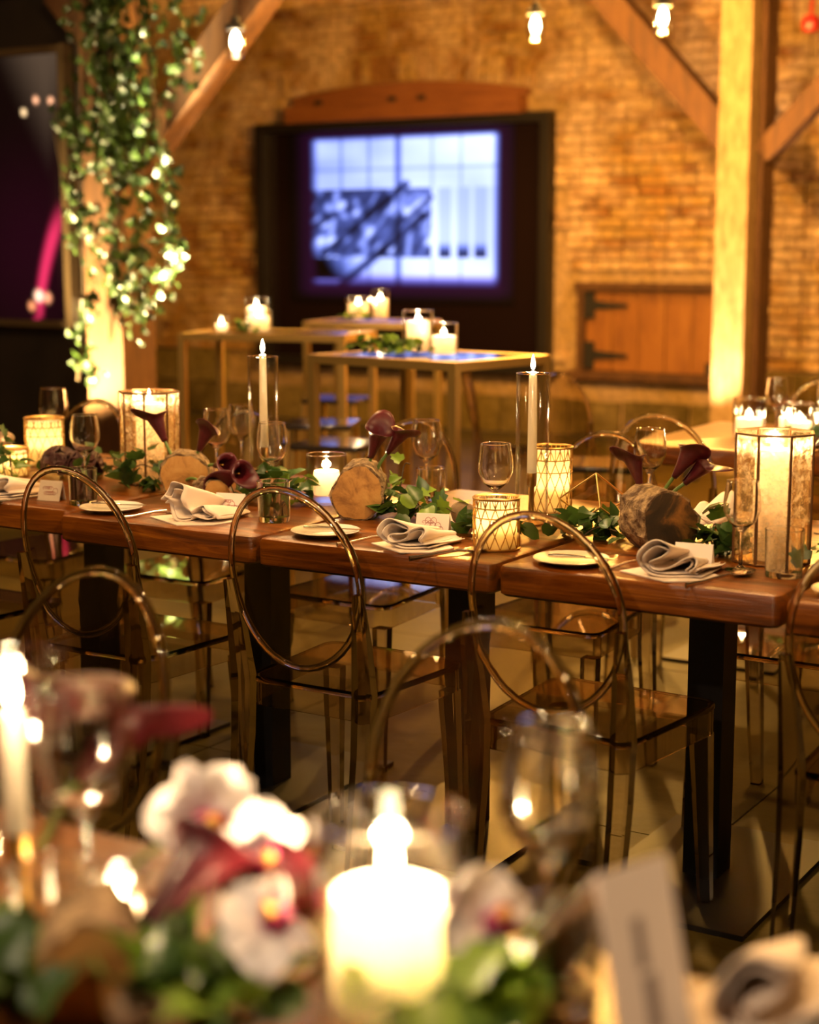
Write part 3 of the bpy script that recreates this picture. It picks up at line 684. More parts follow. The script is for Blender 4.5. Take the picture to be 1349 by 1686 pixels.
chair('smoky clear oval-back chair cut off at the right edge, near side', -0.742, CY - .03, R(-2))
FY = 3.80
for x, l in ((-3.72, 'smoky clear chair across the long table at the far left'), (-3.10, 'smoky clear chair across the table behind the lattice votive'), (-2.485, 'smoky clear chair across the table behind the left taper'), (-1.87, 'smoky clear chair across the table behind the cube terrarium'), (-1.25, 'smoky clear chair across the table behind the right lantern'), (-0.62, 'smoky clear chair across the table at the far right')):
    chair(l, x, FY, R(180))
chair('blurred clear oval-back chair in front of the orchids', -1.72, 1.60, R(180))
chair('blurred clear oval-back chair behind the big pillar candle', -1.03, 1.60, R(178))
chair('blurred clear oval-back chair behind the tall place card', -0.34, 1.60, R(180))
for x, y, rz, l in ((-2.72, 6.0, -100, 'distant clear chair with oval back below the plank hatch'), (-3.6, 6.9, -60, 'distant dim clear chair between hatch and cocktail table')):
    chair(l, x, y, R(rz))
def make_stool():
    t = thing('bar_stool', 'x', 'stool')
    obj('seat', MB().prism(rrect(.30, .30, -.15, .15, .03, 4), .64, .662, .004), 'stoolseat', t, 40)
    for sx in (-1, 1):
        for sy in (-1, 1): obj('leg', MB().bar((sx * .16, sy * .16, 0), (sx * .13, sy * .13, .641), .022, .022), 'gold', t)
    m = MB()
    for sy in (-1, 1): m.bar((-.15, sy * .15, .22), (.15, sy * .15, .22), .016, .016)
    for sx in (-1, 1): m.bar((sx * .15, -.15, .22), (sx * .15, .15, .22), .016, .016)
    obj('foot_rail', m, 'gold', t); return t
ST = make_stool()
ST['label'] = 'glossy bar stool reflecting blue, highest of the three'; ST.location = (-4.646, 6.885, 0); ST.rotation_euler = (0, 0, R(12))
dup(ST, 'glossy bar stool reflecting blue, middle of the three', (-4.044, 5.864, 0), R(25))
dup(ST, 'glossy bar stool reflecting blue, lowest of the three', (-3.562, 5.277, 0), R(10))
dup(ST, 'dark bar stool behind the arched clear chair back', (-2.45, 5.25, 0), R(20))

# ================================================================== COCKTAIL TABLES
def cocktail(label, x, y, rz, w, d, h=1.0):
    t = thing('cocktail_table', label, 'table', (x, y, 0), rz); b = .034
    for sx in (-1, 1):
        for sy in (-1, 1): obj('leg', MB().box((sx * (w - b) / 2, sy * (d - b) / 2, (h - b) / 2), (b, b, h - b)), 'gold', t)
    m = MB()
    for sy in (-1, 1): m.box((0, sy * (d - b) / 2, h - b / 2), (w, b, b))
    for sx in (-1, 1): m.box((sx * (w - b) / 2, 0, h - b / 2), (b, d - 2 * b, b))
    obj('top_frame', m, 'gold', t); obj('top', MB().box((0, 0, h - .012), (w - 2 * b, d - 2 * b, .018)), 'tabletop_glass', t)
    m = MB()
    return t
A = Vector((-2.947, 5.119)); e1 = Vector((-.98, .16)).normalized(); rz1 = math.atan2(-e1.y, -e1.x)
c1 = A + e1 * .37 + Vector((.16, .98)).normalized() * .29
cocktail('gold framed cocktail table nearest, behind the wine glasses', c1.x, c1.y, rz1, .74, .58)
cocktail('gold framed cocktail table standing beside the ivy post', -4.82, 6.62, R(15), .86, .5)
cocktail('gold framed cocktail table furthest back under the screen', -5.12, 7.95, R(12), .66, .5)

# ================================================================== CANDLES
def flame(parent, x, y, z_, s=1.0):
    return obj('flame', MB().lathe([(0, 0), (.0035 * s, .003 * s), (.0058 * s, .010 * s), (.005 * s, .019 * s), (.0025 * s, .029 * s), (0, .037 * s)], 10, (x, y, z_)), 'flame', parent, 60)
def pillar(parent, r, h, e, z0=0.002, x=0, y=0, cav=0.5, fs=1.0, mat='wax', lift=0.0):
    ci = h * cav
    prof = [(0, z0), (r * .96, z0), (r, z0 + .006), (r, z0 + h - .006), (r * .95, z0 + h), (r * .80, z0 + h - .004), (r * .74, z0 + h - .02), (r * .70, z0 + h - ci), (0, z0 + h - ci)]
    c = obj('candle', MB().lathe(prof, 24, (x, y, 0)), mat, parent, 50)
    obj('wick', MB().tube([(x, y, z0 + h - ci), (x, y, z0 + h - .004 + lift)], .0012, 5), 'wick', parent)
    flame(parent, x, y, z0 + h - .006 + lift, fs)
    if e: point('candle_light', (x, y, z0 + h + .004), e, .012, CANDLE, parent)
    return c
def cyl_glass(r, h, th=.0025, base=.008):
    return MB().lathe([(0, 0), (r, 0), (r, h), (r - th, h), (r - th, base), (0, base)], 32)
def hurricane(label, x, y, z0, r, h, pr, ph, e, name='hurricane_candle', cav=0.5, fs=1.0, foot=0.0, lift=0.0):
    t = thing(name, label, 'candle', (x, y, z0))
    obj('glass_cylinder', cyl_glass(r, h), 'hurricane', t, 40)
    obj('rim', MB().tube([((r - .001) * math.cos(a * math.pi / 16), (r - .001) * math.sin(a * math.pi / 16), h) for a in range(32)], .0016, 5, True), 'glass', t, 60)
    pillar(t, pr, ph, e, .009 + foot, cav=cav, fs=fs, lift=lift)
    return t
def taper_stand(label, x, y, z0, r, h, e, ch=.24, hold=.125):
    t = thing('taper_candle', label, 'candle', (x, y, z0))
    obj('glass_cylinder', cyl_glass(r, h), 'hurricane', t, 40)
    obj('rim', MB().tube([((r - .001) * math.cos(a * math.pi / 16), (r - .001) * math.sin(a * math.pi / 16), h) for a in range(32)], .0014, 5, True), 'glass', t, 60)
    obj('candlestick', MB().lathe([(0, .009), (.026, .009), (.027, .013), (.012, .02), (.006, .035), (.006, hold - .035), (.011, hold - .028), (.012, hold), (.0, hold)], 18), 'darkbrass', t, 40)
    obj('candle', MB().lathe([(0, hold), (.0115, hold), (.009, hold + ch - .004), (.004, hold + ch), (0, hold + ch)], 14), 'taper', t, 50)
    obj('wick', MB().tube([(0, 0, hold + ch), (0, 0, hold + ch + .008)], .001, 5), 'wick', t)
    flame(t, 0, 0, hold + ch + .002, 1.0)
    point('candle_light', (0, 0, hold + ch + .02), e, .01, CANDLE, t)
    return t
TZ = .7605
E0 = 1.0
taper_stand('white taper in a tall glass cylinder by the burgundy lilies', -2.571, 3.46, TZ, .040, .365, 3.0 * E0, .245, .127)
taper_stand('white taper in a tall glass cylinder by the terrarium', -1.728, 3.359, TZ, .038, .36, 3.0 * E0, .235, .13)
hurricane('short clear hurricane with stubby glowing pillar beside the log', -2.354, 3.433, TZ, .052, .125, .033, .062, 2.2 * E0, foot=.012)
# lattice votives
def lattice_votive(label, x, y, z0, r, h, e):
    t = thing('lattice_votive', label, 'candle holder', (x, y, z0))
    m = MB(); nh = 14; turns = .42 * (h / .12)
    for s_ in (-1, 1):
        for i in range(nh):
            a0 = 2 * math.pi * i / nh
            m.tube([((r) * math.cos(a0 + s_ * turns * 2 * k / 10), (r) * math.sin(a0 + s_ * turns * 2 * k / 10), .004 + (h - .008) * k / 10) for k in range(11)], .0013, 4)
    nv = 28
    for i in range(nv):
        a0 = 2 * math.pi * i / nv
        m.tube([(r * math.cos(a0), r * math.sin(a0), h * .80), (r * math.cos(a0), r * math.sin(a0), h * .97)], .0012, 4)
    for zz, rr in ((.003, .003), (h * .62, .0014), (h * .8, .0016), (h - .003, .003)):
        m.tube([(r * math.cos(k * math.pi / 16), r * math.sin(k * math.pi / 16), zz) for k in range(32)], rr, 5, True)
    obj('lattice', m, 'darkbrass', t, 60)
    obj('liner', MB().lathe([(0, .003), (r - .006, .003), (r - .006, h - .012), (r - .008, h - .012), (r - .008, .006), (0, .006)], 24), 'liner', t, 40)
    pillar(t, r * .5, h * .35, e, .007, cav=.12)
    return t
lattice_votive('brass lattice votive glowing brightly beyond the wine glass at left', -3.50, 3.61, TZ, .058, .145, 1.7)
lattice_votive('low brass lattice votive cut off at the left edge', -3.40, 3.37, TZ, .05, .085, 1.0)
lattice_votive('tall brass lattice votive behind the right taper', -1.80, 3.60, TZ, .053, .165, 1.6)
lattice_votive('brass lattice votive standing near the table edge before the middle', -1.672, 3.085, TZ, .050, .115, 1.2)
# octagonal lanterns
def lantern(label, x, y, z0, r, h, rz, e):
    t = thing('octagonal_lantern', label, 'lantern', (x, y, z0), rz)
    V = [(r * math.cos(math.pi * (2 * i + 1) / 8), r * math.sin(math.pi * (2 * i + 1) / 8)) for i in range(8)]
    fr = MB()
    for i in range(8):
        a, b = V[i], V[(i + 1) % 8]
        fr.tube([(*a, .002), (*a, h)], .0034, 6)
        for zz in (.003, h): fr.tube([(*a, zz), (*b, zz)], .003, 6)
    obj('frame', fr, 'darkframe', t, 60)
    for i in range(8):
        a, b = Vector(V[i]), Vector(V[(i + 1) % 8]); q = (b - a).normalized() * .003; a2, b2 = a + q, b - q
        nrm = ((a + b) / 2).normalized() * .001
        P = [(*(a2 - nrm), .004), (*(b2 - nrm), .004), (*(b2 - nrm), h - .003), (*(a2 - nrm), h - .003), (*(a2 + nrm), .004), (*(b2 + nrm), .004), (*(b2 + nrm), h - .003), (*(a2 + nrm), h - .003)]
        obj('pane', MB().add(P[4:], [(0, 1, 2, 3)]), 'mercury', t)
    obj('floor_plate', MB().prism([(v[0] * .98, v[1] * .98) for v in V], .0, .003), 'darkbrass', t)
    pillar(t, r * .46, h * .86, e, .004, cav=.6, fs=1.25)
    return t
lantern('tall octagonal lantern with glowing pillar, left part of table', -2.985, 3.49, TZ, .083, .252, R(8), 2.2)
lantern('tall octagonal lantern with glowing pillar, right part of table', -1.118, 3.262, TZ, .083, .268, R(20), 3.0)

# ================================================================== GLASSWARE
def wine_mesh():
    return MB().lathe([(0, .0), (.033, .0), (.034, .002), (.012, .005), (.0045, .012), (.0038, .05), (.0042, .082), (.012, .092), (.030, .108), (.0405, .132), (.0415, .150), (.0385, .175), (.0345, .198), (.0335, .198), (.0373, .175), (.0402, .150), (.0392, .132), (.029, .1095), (.012, .0945), (0, .092)], 28)
WM = wine_mesh().mesh('bowl_and_stem', 50); WM.materials.append(MT['glass'])
RM = MB().tube([(.034 * math.cos(k * math.pi / 14), .034 * math.sin(k * math.pi / 14), .198) for k in range(28)], .0011, 5, True).mesh('rim', 60); RM.materials.append(MT['glass'])
def wine(label, x, y, z0=TZ, s=1.0, mat=None):
    t = thing('wine_glass', label, 'glass', (x, y, z0), random.random() * 6, scale=(s, s, s))
    obj('bowl_and_stem', WM, None, t); obj('rim', RM, None, t); return t
wine('stemmed wine glass behind the lattice votive at the left end', -3.545, 3.70, s=1.12)
wine('large stemmed wine glass above the chair at left', -3.07, 3.32, s=1.0)
wine('stemmed wine glass behind the left burgundy lilies', -2.862, 3.63)
wine('small stemmed wine glass further back beside the left taper', -2.95, 3.86, s=.95)
wine('stemmed wine glass just in front of the left taper', -2.515, 3.42, s=1.0)
wine('stemmed wine glass right of the tall burgundy lily', -2.206, 3.684)
wine('stemmed wine glass behind the lattice votive near the edge', -1.80, 3.315)
wine('stemmed wine glass behind the right burgundy lilies', -1.624, 3.80)
wine('stemmed wine glass standing before the right lantern', -1.135, 3.13, s=.92)
TM = MB().lathe([(0, 0), (.034, 0), (.0355, .004), (.038, .092), (.0362, .092), (.034, .012), (0, .012)], 28).mesh('tumbler', 50); TM.materials.append(MT['glass'])
TRM = MB().tube([(.0372 * math.cos(k * math.pi / 14), .0372 * math.sin(k * math.pi / 14), .092) for k in range(28)], .0011, 5, True).mesh('rim', 60); TRM.materials.append(MT['glass'])
def tumbler(label, x, y, z0=TZ, s=1.0):
    t = thing('water_tumbler', label, 'glass', (x, y, z0), 0, scale=(s, s, s))
    obj('body', TM, None, t); obj('rim', TRM, None, t); return t
tumbler('clear water tumbler before the right lantern', -1.04, 3.115, s=1.03)
tumbler('clear water tumbler seen through the middle chair back', -2.30, 3.13, s=1.05)
tumbler('clear water tumbler seen through the left chair back', -2.87, 3.09, s=1.0)
tumbler('clear water tumbler under the middle wine glass', -2.12, 3.56)

# ================================================================== PLACE SETTINGS
PM = MB().lathe([(0, .0), (.045, .0), (.05, .003), (.079, .011), (.080, .0125), (.078, .0135), (.052, .006), (0, .0045)], 36).mesh('plate', 40); PM.materials.append(MT['china'])
def plate(label, x, y, z0=TZ, s=1.0):
    o = obj('bread_plate', PM, None, loc=(x, y, z0)); o.scale = (s,) * 3; return tag(o, label, 'plate')
plate('white bread plate behind the left chair', -2.735, 3.045); plate('white bread plate behind the middle chair', -2.085, 3.035); plate('white bread plate behind the right chair', -1.46, 3.02)
plate('white bread plate at the right table edge', -0.865, 3.01)
def knife(label, x, y, z0, rz):
    t = thing('butter_knife', label, 'knife', (x, y, z0), rz)
    out = [(-.055, -.004), (0, -.003), (.005, -.007), (.06, -.008), (.068, .001), (.06, .004), (0, .003), (-.055, .005), (-.06, 0)]
    m = MB().prism([p for p in out if p[0] >= -.001], 0, .0018); obj('blade', m, 'steel', t)
    obj('handle', MB().tube([(-.075, 0, .003), (-.06, 0, .003), (-.03, 0, .003), (.002, 0, .002)], [.004, .0048, .004, .0025], 8), 'steel', t, 60)
    return t
knife('butter knife lying across the left bread plate', -2.72, 3.06, TZ + .0135, R(25)); knife('butter knife lying across the middle bread plate', -2.065, 3.045, TZ + .0135, R(20)); knife('butter knife lying across the right bread plate', -1.43, 3.02, TZ + .0135, R(18))
def fork(label, x, y, z0, rz):
    t = thing('table_fork', label, 'fork', (x, y, z0), rz)
    obj('handle', MB().tube([(-.1, 0, .002), (-.06, 0, .003), (0, 0, .008), (.04, 0, .006)], [.006, .004, .0028, .004], 8, flat=.4), 'steel', t, 60)
    m = MB()
    obj('fork_head', MB().prism([(.035, -.006), (.055, -.0105), (.065, -.0105), (.065, .0105), (.055, .0105), (.035, .006)], .004, .006), 'steel', t)
    for k in range(4): obj('tine', MB().tube([(.064, -.0093 + .0062 * k, .005), (.085, -.0093 + .0062 * k, .006), (.1, -.0093 + .0062 * k, .010)], [.0016, .0015, .0007], 5), 'steel', t)
    return t
def spoon(label, x, y, z0, rz):
    t = thing('table_spoon', label, 'spoon', (x, y, z0), rz)
    obj('handle', MB().tube([(-.12, 0, .002), (-.07, 0, .003), (0, 0, .008), (.02, 0, .006)], [.006, .004, .0028, .003], 8, flat=.4), 'steel', t, 60)
    m = MB(); P = []; F = []
    for i in range(7):
        for j in range(13):
            a = 2 * math.pi * j / 12; k = i / 6; xx = .045 + .030 * k * math.cos(a); yy = (.019 + .002 * math.cos(a)) * k * math.sin(a); P.append((xx, yy, .0015 + .007 * k * k))
    for i in range(6):
        for j in range(12): F.append((i * 13 + j, (i + 1) * 13 + j, (i + 1) * 13 + j + 1, i * 13 + j + 1))
    b = obj('spoon_bowl', MB().add(P, F), 'steel', t, 60); b.modifiers.new('thick', 'SOLIDIFY').thickness = .0012
    return t
fork('steel fork between left plate and napkin', -2.60, 3.045, TZ, R(75)); fork('steel fork between middle plate and napkin', -1.955, 3.03, TZ, R(72)); fork('steel fork between right plate and napkin', -1.345, 3.06, TZ, R(75))
spoon('steel spoon beside the middle lattice votive', -1.71, 2.985, TZ, R(62)); spoon('steel spoon left of the near water tumbler', -1.125, 3.03, TZ, R(70)); spoon('steel spoon by the low lattice votive at left edge', -3.02, 3.08, TZ, R(60))
def napkin(label, x, y, z0, rz, prof, depth=.15, s=1.0):
    t = thing('folded_napkin', label, 'napkin', (x, y, z0), rz)
    P = catmull(prof, 5); n = len(P); m = MB(); nd = 9; V = []; F = []
    for j in range(nd):
        k = j / (nd - 1); v = -.02 + depth * k
        for i, p in enumerate(P):
            sq = 1 - .62 * k; sk = .012 * math.sin(3 * k + i * .2)
            V.append((p[0] * s * (1 - .12 * k) + .02 * k + sk * .5, v + .025 * p[0] * 8 * (1 - k) * .3 + .008 * math.sin(i * .55) * (1 - k), .003 + p[1] * 1.28 * s * sq + .002 * math.sin(4 * k + i * .3)))
    for j in range(nd - 1):
        for i in range(n - 1): F.append((j * n + i, j * n + i + 1, (j + 1) * n + i + 1, (j + 1) * n + i))
    o = obj('ruffle', m.add(V, F), 'linen', t, 70); md = o.modifiers.new('thick', 'SOLIDIFY'); md.thickness = .0026; md.offset = 1
    V2 = [(a * .86, b + .006, .004 + c_ * .80) for a, b, c_ in V]
    o2 = obj('inner_fold', MB().add(V2, F), 'linen', t, 70); o2.modifiers.new('thick', 'SOLIDIFY').thickness = .0022
    # flat under-layer with pointed corners
    u = MB().prism([(-.105 * s, .015), (.01, -.062 * s), (.075 * s, -.03), (.10 * s, .04), (.02, .12), (-.05, .10)], .0, .0025)
    obj('under_layer', u, 'linen', t)
    return t
nA = [(.062, .006), (.03, .002), (-.015, .004), (-.047, .012), (-.058, .030), (-.046, .047), (-.018, .051), (.0, .043), (-.004, .031), (-.030, .026), (-.040, .019), (-.022, .012), (.004, .018), (.018, .034), (.034, .039), (.048, .031), (.043, .017), (.054, .008), (.066, .010)]
nB = [(.075, .004), (.03, .001), (-.03, .004), (-.052, .016), (-.05, .036), (-.03, .052), (-.008, .058), (.002, .05), (-.012, .036), (-.034, .024), (-.03, .014), (-.004, .012), (.018, .018), (.038, .030), (.05, .032), (.058, .022), (.05, .012), (.068, .010), (.08, .016)]
nC = [(.07, .012), (.05, .005), (.02, .012), (.008, .004), (-.012, .004), (-.03, .020), (-.034, .038), (-.05, .044), (-.058, .034), (-.046, .040), (-.032, .056), (-.014, .066), (-.002, .058), (-.006, .038), (-.002, .020), (.016, .016), (.03, .024), (.05, .026), (.066, .016), (.074, .006)]
napkin('ruffled cream napkin beside the left bread plate', -2.47, 3.02, TZ, R(8), nC, s=1.12)
napkin('ruffled cream napkin beside the middle bread plate', -1.835, 2.985, TZ, R(6), nA, s=.92)
napkin('ruffled cream napkin beside the right bread plate', -1.235, 2.99, TZ, R(10), nB, s=.95)
napkin('ruffled cream napkin cut off at the left edge', -3.14, 3.06, TZ + .0, R(4), nA)
napkin('cream napkin on the far side behind the dark log', -1.40, 3.70, TZ, R(190), nB, s=.8)
def squiggle(x0, x1, z_, amp, n, seed):
    rr = random.Random(seed); pts = []
    for i in range(n):
        h_ = 1.9 if rr.random() > .7 else .9
        for q in range(6):
            t = (i + q / 6) / n; a = 2 * math.pi * q / 6
            pts.append((x0 + (x1 - x0) * t - amp * .7 * math.sin(a), 0, z_ + amp * h_ * (1 - math.cos(a)) * .5))
    return catmull(pts, 2)
def place_card(label, x, y, z0, rz, w=.078, h=.05, seed=1, mat='ink', blank=False):
    t = thing('place_card', label, 'card', (x, y, z0), rz)
    a = h * .34
    m = MB().add([(-w / 2, -a, 0), (w / 2, -a, 0), (w / 2, 0, h), (-w / 2, 0, h), (-w / 2, -a + .001, 0), (w / 2, -a + .001, 0), (w / 2, .0008, h + .0004), (-w / 2, .0008, h + .0004)], [(0, 1, 2, 3), (7, 6, 5, 4), (0, 4, 5, 1), (1, 5, 6, 2), (2, 6, 7, 3), (3, 7, 4, 0)])
    obj('front_leaf', m, 'paper', t)
    m = MB().add([(-w / 2, a, 0), (w / 2, a, 0), (w / 2, .0008, h), (-w / 2, .0008, h), (-w / 2, a - .001, 0), (w / 2, a - .001, 0), (w / 2, 0, h - .001), (-w / 2, 0, h - .001)], [(3, 2, 1, 0), (4, 5, 6, 7), (1, 5, 4, 0), (2, 6, 5, 1), (3, 7, 6, 2), (0, 4, 7, 3)])
    obj('back_leaf', m, 'paper', t)
    for k, (zz, am, x0, x1, n) in enumerate(() if blank else ((.58, .007, -.26, .08, 4), (.30, .009, -.16, .28, 6))):
        pts = [(p[0], -a * (1 - p[2] / h) - .0006, p[2]) for p in squiggle(x0 * w, x1 * w, zz * h, am, n, seed * 7 + k)]
        obj('handwriting', MB().tube(pts, .00055, 4), mat, t)
    return t
place_card('tented place card with rose script behind the middle napkin', -1.872, 3.155, TZ, R(14), seed=2)
place_card('tented place card behind the left napkin', -2.455, 3.165, TZ, R(12), seed=3)
place_card('blank side of tented place card behind the right napkin', -1.225, 3.105, TZ, R(8), seed=5, blank=True)
place_card('tented place card seen through the left chair back', -2.99, 3.10, TZ, R(12), seed=6, w=.065)

# ================================================================== LOGS, FLOWERS, GREENERY
def log(label, x, y, z0, r, L_, rz, cutmat='cut'):
    t = thing('log_slice', label, 'log', (x, y, z0 + r * .97), rz); seg = 30; rr = random.Random(int(abs(x) * 1000))
    ph = [rr.uniform(0, 6) for _ in range(4)]
    def rad(a, k): return r * (1 + .05 * math.sin(2 * a + ph[0]) + .035 * math.sin(3 * a + ph[1]) + .03 * math.sin(7 * a + ph[2] + k) + .02 * math.sin(13 * a + ph[3] + 2 * k))
    P = []; F = []; ns = 7
    for j in range(ns):
        k = j / (ns - 1)
        for i in range(seg): a = 2 * math.pi * i / seg; q = rad(a, k * 2) + rr.uniform(-.003, .003); P.append((q * math.cos(a), -L_ / 2 + L_ * k, q * math.sin(a)))
    for j in range(ns - 1):
        for i in range(seg): q = (i + 1) % seg; F.append((j * seg + i, (j + 1) * seg + i, (j + 1) * seg + q, j * seg + q))
    F.append(tuple(range(seg - 1, -1, -1))); F.append(tuple(range((ns - 1) * seg, ns * seg)))
    obj('bark', MB().add(P, F), 'bark', t, 35)
    for yy, s_ in ((-L_ / 2 - .0015, 1), (L_ / 2 + .0015, -1)):
        C = [(0, yy - s_ * .003, 0)]
        for k in (.5, .93):
            for i in range(seg): a = 2 * math.pi * i / seg; q = rad(a, 0 if s_ > 0 else 2) * k; C.append((q * math.cos(a), yy - s_ * .003 * (k < .9), q * math.sin(a)))
        F = []
        for i in range(seg):
            q = (i + 1) % seg; F += [(0, 1 + q, 1 + i), (1 + i, 1 + q, 1 + seg + q, 1 + seg + i)]
        if s_ < 0: F = [f[::-1] for f in F]
        obj('cut_face', MB().add(C, F), cutmat, t, 50)
    return t
log('amber cut log slice at the left burgundy lilies', -2.735, 3.335, TZ, .062, .11, R(35))
log('amber cut log slice beside the short hurricane', -2.165, 3.30, TZ, .066, .13, R(28))
log('dark charred log slice below the right burgundy lilies', -1.37, 3.255, TZ, .068, .12, R(50), 'darkcut')
log('small pale log lying behind the left napkin', -2.60, 3.27, TZ, .034, .08, R(60))
def calla_mesh(L_=.115, r=.028):
    m = MB(); nt, na = 12, 26; V = []; F = []
    for j in range(nt):
        t = j / (nt - 1)
        for i in range(na):
            a = 2 * math.pi * i / (na - 1) * 1.08 - .25
            tip = max(0, math.cos(a * .5 - 1.57 + .12)) ** 3
            tip = max(0, math.cos(a - math.pi)) ** 2
            rr = .006 + (r - .006) * t ** 1.25 + .016 * max(0, t - .75) * 4 * (.5 + .9 * tip)
            zz = L_ * t * (.72 + .34 * tip) - .010 * max(0, t - .85) * 6 * (1 - tip) - .014 * max(0, t - .9) * 8 * tip * .4
            rr += .004 * (a / 6.28)
            V.append((rr * math.cos(a), rr * math.sin(a), zz))
    for j in range(nt - 1):
        for i in range(na - 1): F.append((j * na + i, j * na + i + 1, (j + 1) * na + i + 1, (j + 1) * na + i))
    return m.add(V, F)
CM = calla_mesh().mesh('spathe', 70); CM.materials.append(MT['calla'])
def calla(label, base, tip, s=1.0, roll=0.0, mat='calla'):
    """base: where the stem starts, tip: centre of the trumpet base"""
    b, p = Vector(base), Vector(tip)
    t = thing('calla_lily', label, 'flower', b)
    d = (p - b); mid = d * .5 + Vector((0, 0, .01))
    obj('stem', MB().tube(catmull([(0, 0, 0), tuple(mid), tuple(d)], 5), [.0042] * 11, 7), 'stem', t, 60)
    dr = (d - mid).normalized(); q = dr.to_track_quat('Z', 'Y') @ Euler((0, 0, roll)).to_quaternion()
    f = obj('spathe', CM, None, t, loc=d - dr * .004); f.rotation_mode = 'QUATERNION'; f.rotation_quaternion = q; f.scale = (s,) * 3
    f.modifiers.new('thick', 'SOLIDIFY').thickness = .0012
    obj('spadix', MB().tube([(0, 0, .01), (0, 0, .05)], [.003, .0022], 6), 'yellow', f)
    return t
calla('upright burgundy calla lily before the left lantern, pointing left', (-2.76, 3.34, .80), (-2.80, 3.33, .905), .95, 2.4)
calla('upright burgundy calla lily beside the left lantern, pointing right', (-2.735, 3.35, .80), (-2.70, 3.35, .885), .9, .3)
calla('burgundy calla lily drooping low over the amber log', (-2.70, 3.36, .82), (-2.63, 3.33, .850), .85, 1.0)
calla('burgundy calla lily lying behind the left place card', (-2.62, 3.34, .80), (-2.55, 3.30, .835), .85, 2.0)
calla('burgundy calla lily lying lowest by the left log', (-2.72, 3.30, .80), (-2.63, 3.27, .815), .9, 4.0)
calla('tall burgundy calla lily standing above the middle log', (-2.17, 3.33, .83), (-2.150, 3.33, .905), .95, 3.6)
calla('second burgundy calla lily crowded against the middle one', (-2.16, 3.34, .83), (-2.115, 3.35, .915), .85, 1.0)
calla('burgundy calla lily facing the right wine glass, lower bloom', (-1.41, 3.28, .83), (-1.425, 3.28, .895), .85, 2.6)
calla('burgundy calla lily above the charred log, upper bloom', (-1.39, 3.28, .83), (-1.345, 3.285, .92), .9, .6)
calla('burgundy calla lily above the charred log, right-most bloom', (-1.385, 3.29, .83), (-1.325, 3.30, .905), .85, 1.7)

def garland(label, cx, cy_, z0, sx, sy, sz, n, seed, mats=('ivy',), size=(.035, .06), extra=None):
    t = thing('leaf_garland', label, 'greenery', (cx, cy_, z0)); rr = random.Random(seed)
    for k in range(max(2, n // 14)):
        a = rr.uniform(0, 6.28); p0 = Vector((rr.uniform(-sx, sx) * .5, rr.uniform(-sy, sy) * .5, .006)); p2 = p0 + Vector((math.cos(a) * sx * .8, math.sin(a) * sy * .6, rr.uniform(.02, sz)))
        obj('twig', MB().tube(catmull([p0, (p0 + p2) / 2 + Vector((0, 0, sz * .35)), p2], 5), .0016, 5), 'twig', t)
    for i in range(n):
        u, v, w_ = rr.gauss(0, .5), rr.gauss(0, .5), abs(rr.gauss(0, .5))
        s = rr.uniform(*size); mt = mats[rr.randrange(len(mats))]
        o = obj('leaf', LEAF[mt][rr.randrange(3)], None, t, loc=(u * sx, v * sy, .012 + min(w_ * sz, sz * 1.2) * max(.2, 1 - abs(u) * .4)), rot=(R(rr.uniform(-35, 85)), R(rr.uniform(-35, 35)), rr.uniform(0, 6.28))); o.scale = (s,) * 3
    return t
garland('dark ivy leaves heaped around the left lantern', -2.93, 3.36, TZ, .13, .07, .085, 46, 1)
garland('dark leaf sprig between left wine glass and lattice votive', -3.22, 3.50, TZ, .14, .08, .06, 26, 2)
garland('dark leaves beside the left taper cylinder', -2.53, 3.36, TZ, .08, .06, .075, 24, 3)
garland('lime green leaves around the short hurricane', -2.42, 3.37, TZ, .09, .05, .07, 24, 4, ('lime', 'ivy'))
garland('bright ivy leaves before the middle water tumbler', -2.00, 3.28, TZ, .12, .06, .065, 46, 5, ('ivy', 'ivy', 'lime'))
garland('dark leaves by the lattice votive near the edge', -1.79, 3.22, TZ, .08, .06, .04, 22, 6)
garland('dark ivy leaves below the cube terrarium', -1.55, 3.29, TZ, .11, .07, .05, 44, 7)
garland('dark ivy leaves between charred log and right lantern', -1.235, 3.27, TZ, .07, .06, .075, 36, 8)
garland('dark leaves right of the right lantern', -0.95, 3.26, TZ, .08, .07, .07, 30, 9)
garland('small bright ivy sprig at the left edge', -3.33, 3.28, TZ, .05, .04, .14, 14, 10, ('lime', 'ivy'))
garland('young ivy tendril rising beside the middle wine glass', -2.11, 3.40, TZ, .045, .03, .14, 9, 12, ('lime',), (.03, .045))
def blossom_ball(label, x, y, z_, r, seed):
    t = thing('dark_blossom', label, 'flower', (x, y, z_)); rr = random.Random(seed)
    for i in range(26):
        p = MB(); a = rr.uniform(0, 6.28); b = math.acos(rr.uniform(-.2, 1)); d = Vector((math.sin(b) * math.cos(a), math.sin(b) * math.sin(a), math.cos(b)))
        q = d.to_track_quat('Z', 'Y').to_euler()
        o = obj('petal', MB().lathe([(0, 0), (.014, .003), (.022, .010), (.020, .012), (.012, .006), (0, .003)], 9, wob=.08), 'darkfl', t, 50, loc=d * r, rot=q)
    obj('core', MB().lathe([(0, -r * .3), (r * .8, 0), (r * .7, r * .6), (0, r * .9)], 12), 'darkfl', t, 60)
    return t
blossom_ball('dark clustered blossom before the bright lattice votive', -3.28, 3.44, TZ + .035, .04, 3)
blossom_ball('dark clustered blossom right of the bright lattice votive', -3.19, 3.45, TZ + .035, .036, 4)
def pod(label, x, y, z_, s, rz):
    o = obj('dry_pod', MB().lathe([(0, -.5), (.22, -.46), (.36, -.25), (.38, 0), (.33, .28), (.18, .46), (0, .5)], 16, wob=.06), 'pebble', None, 60, (x, y, z_), (R(80), 0, rz)); o.scale = (s,) * 3
    return tag(o, label, 'seed pod')
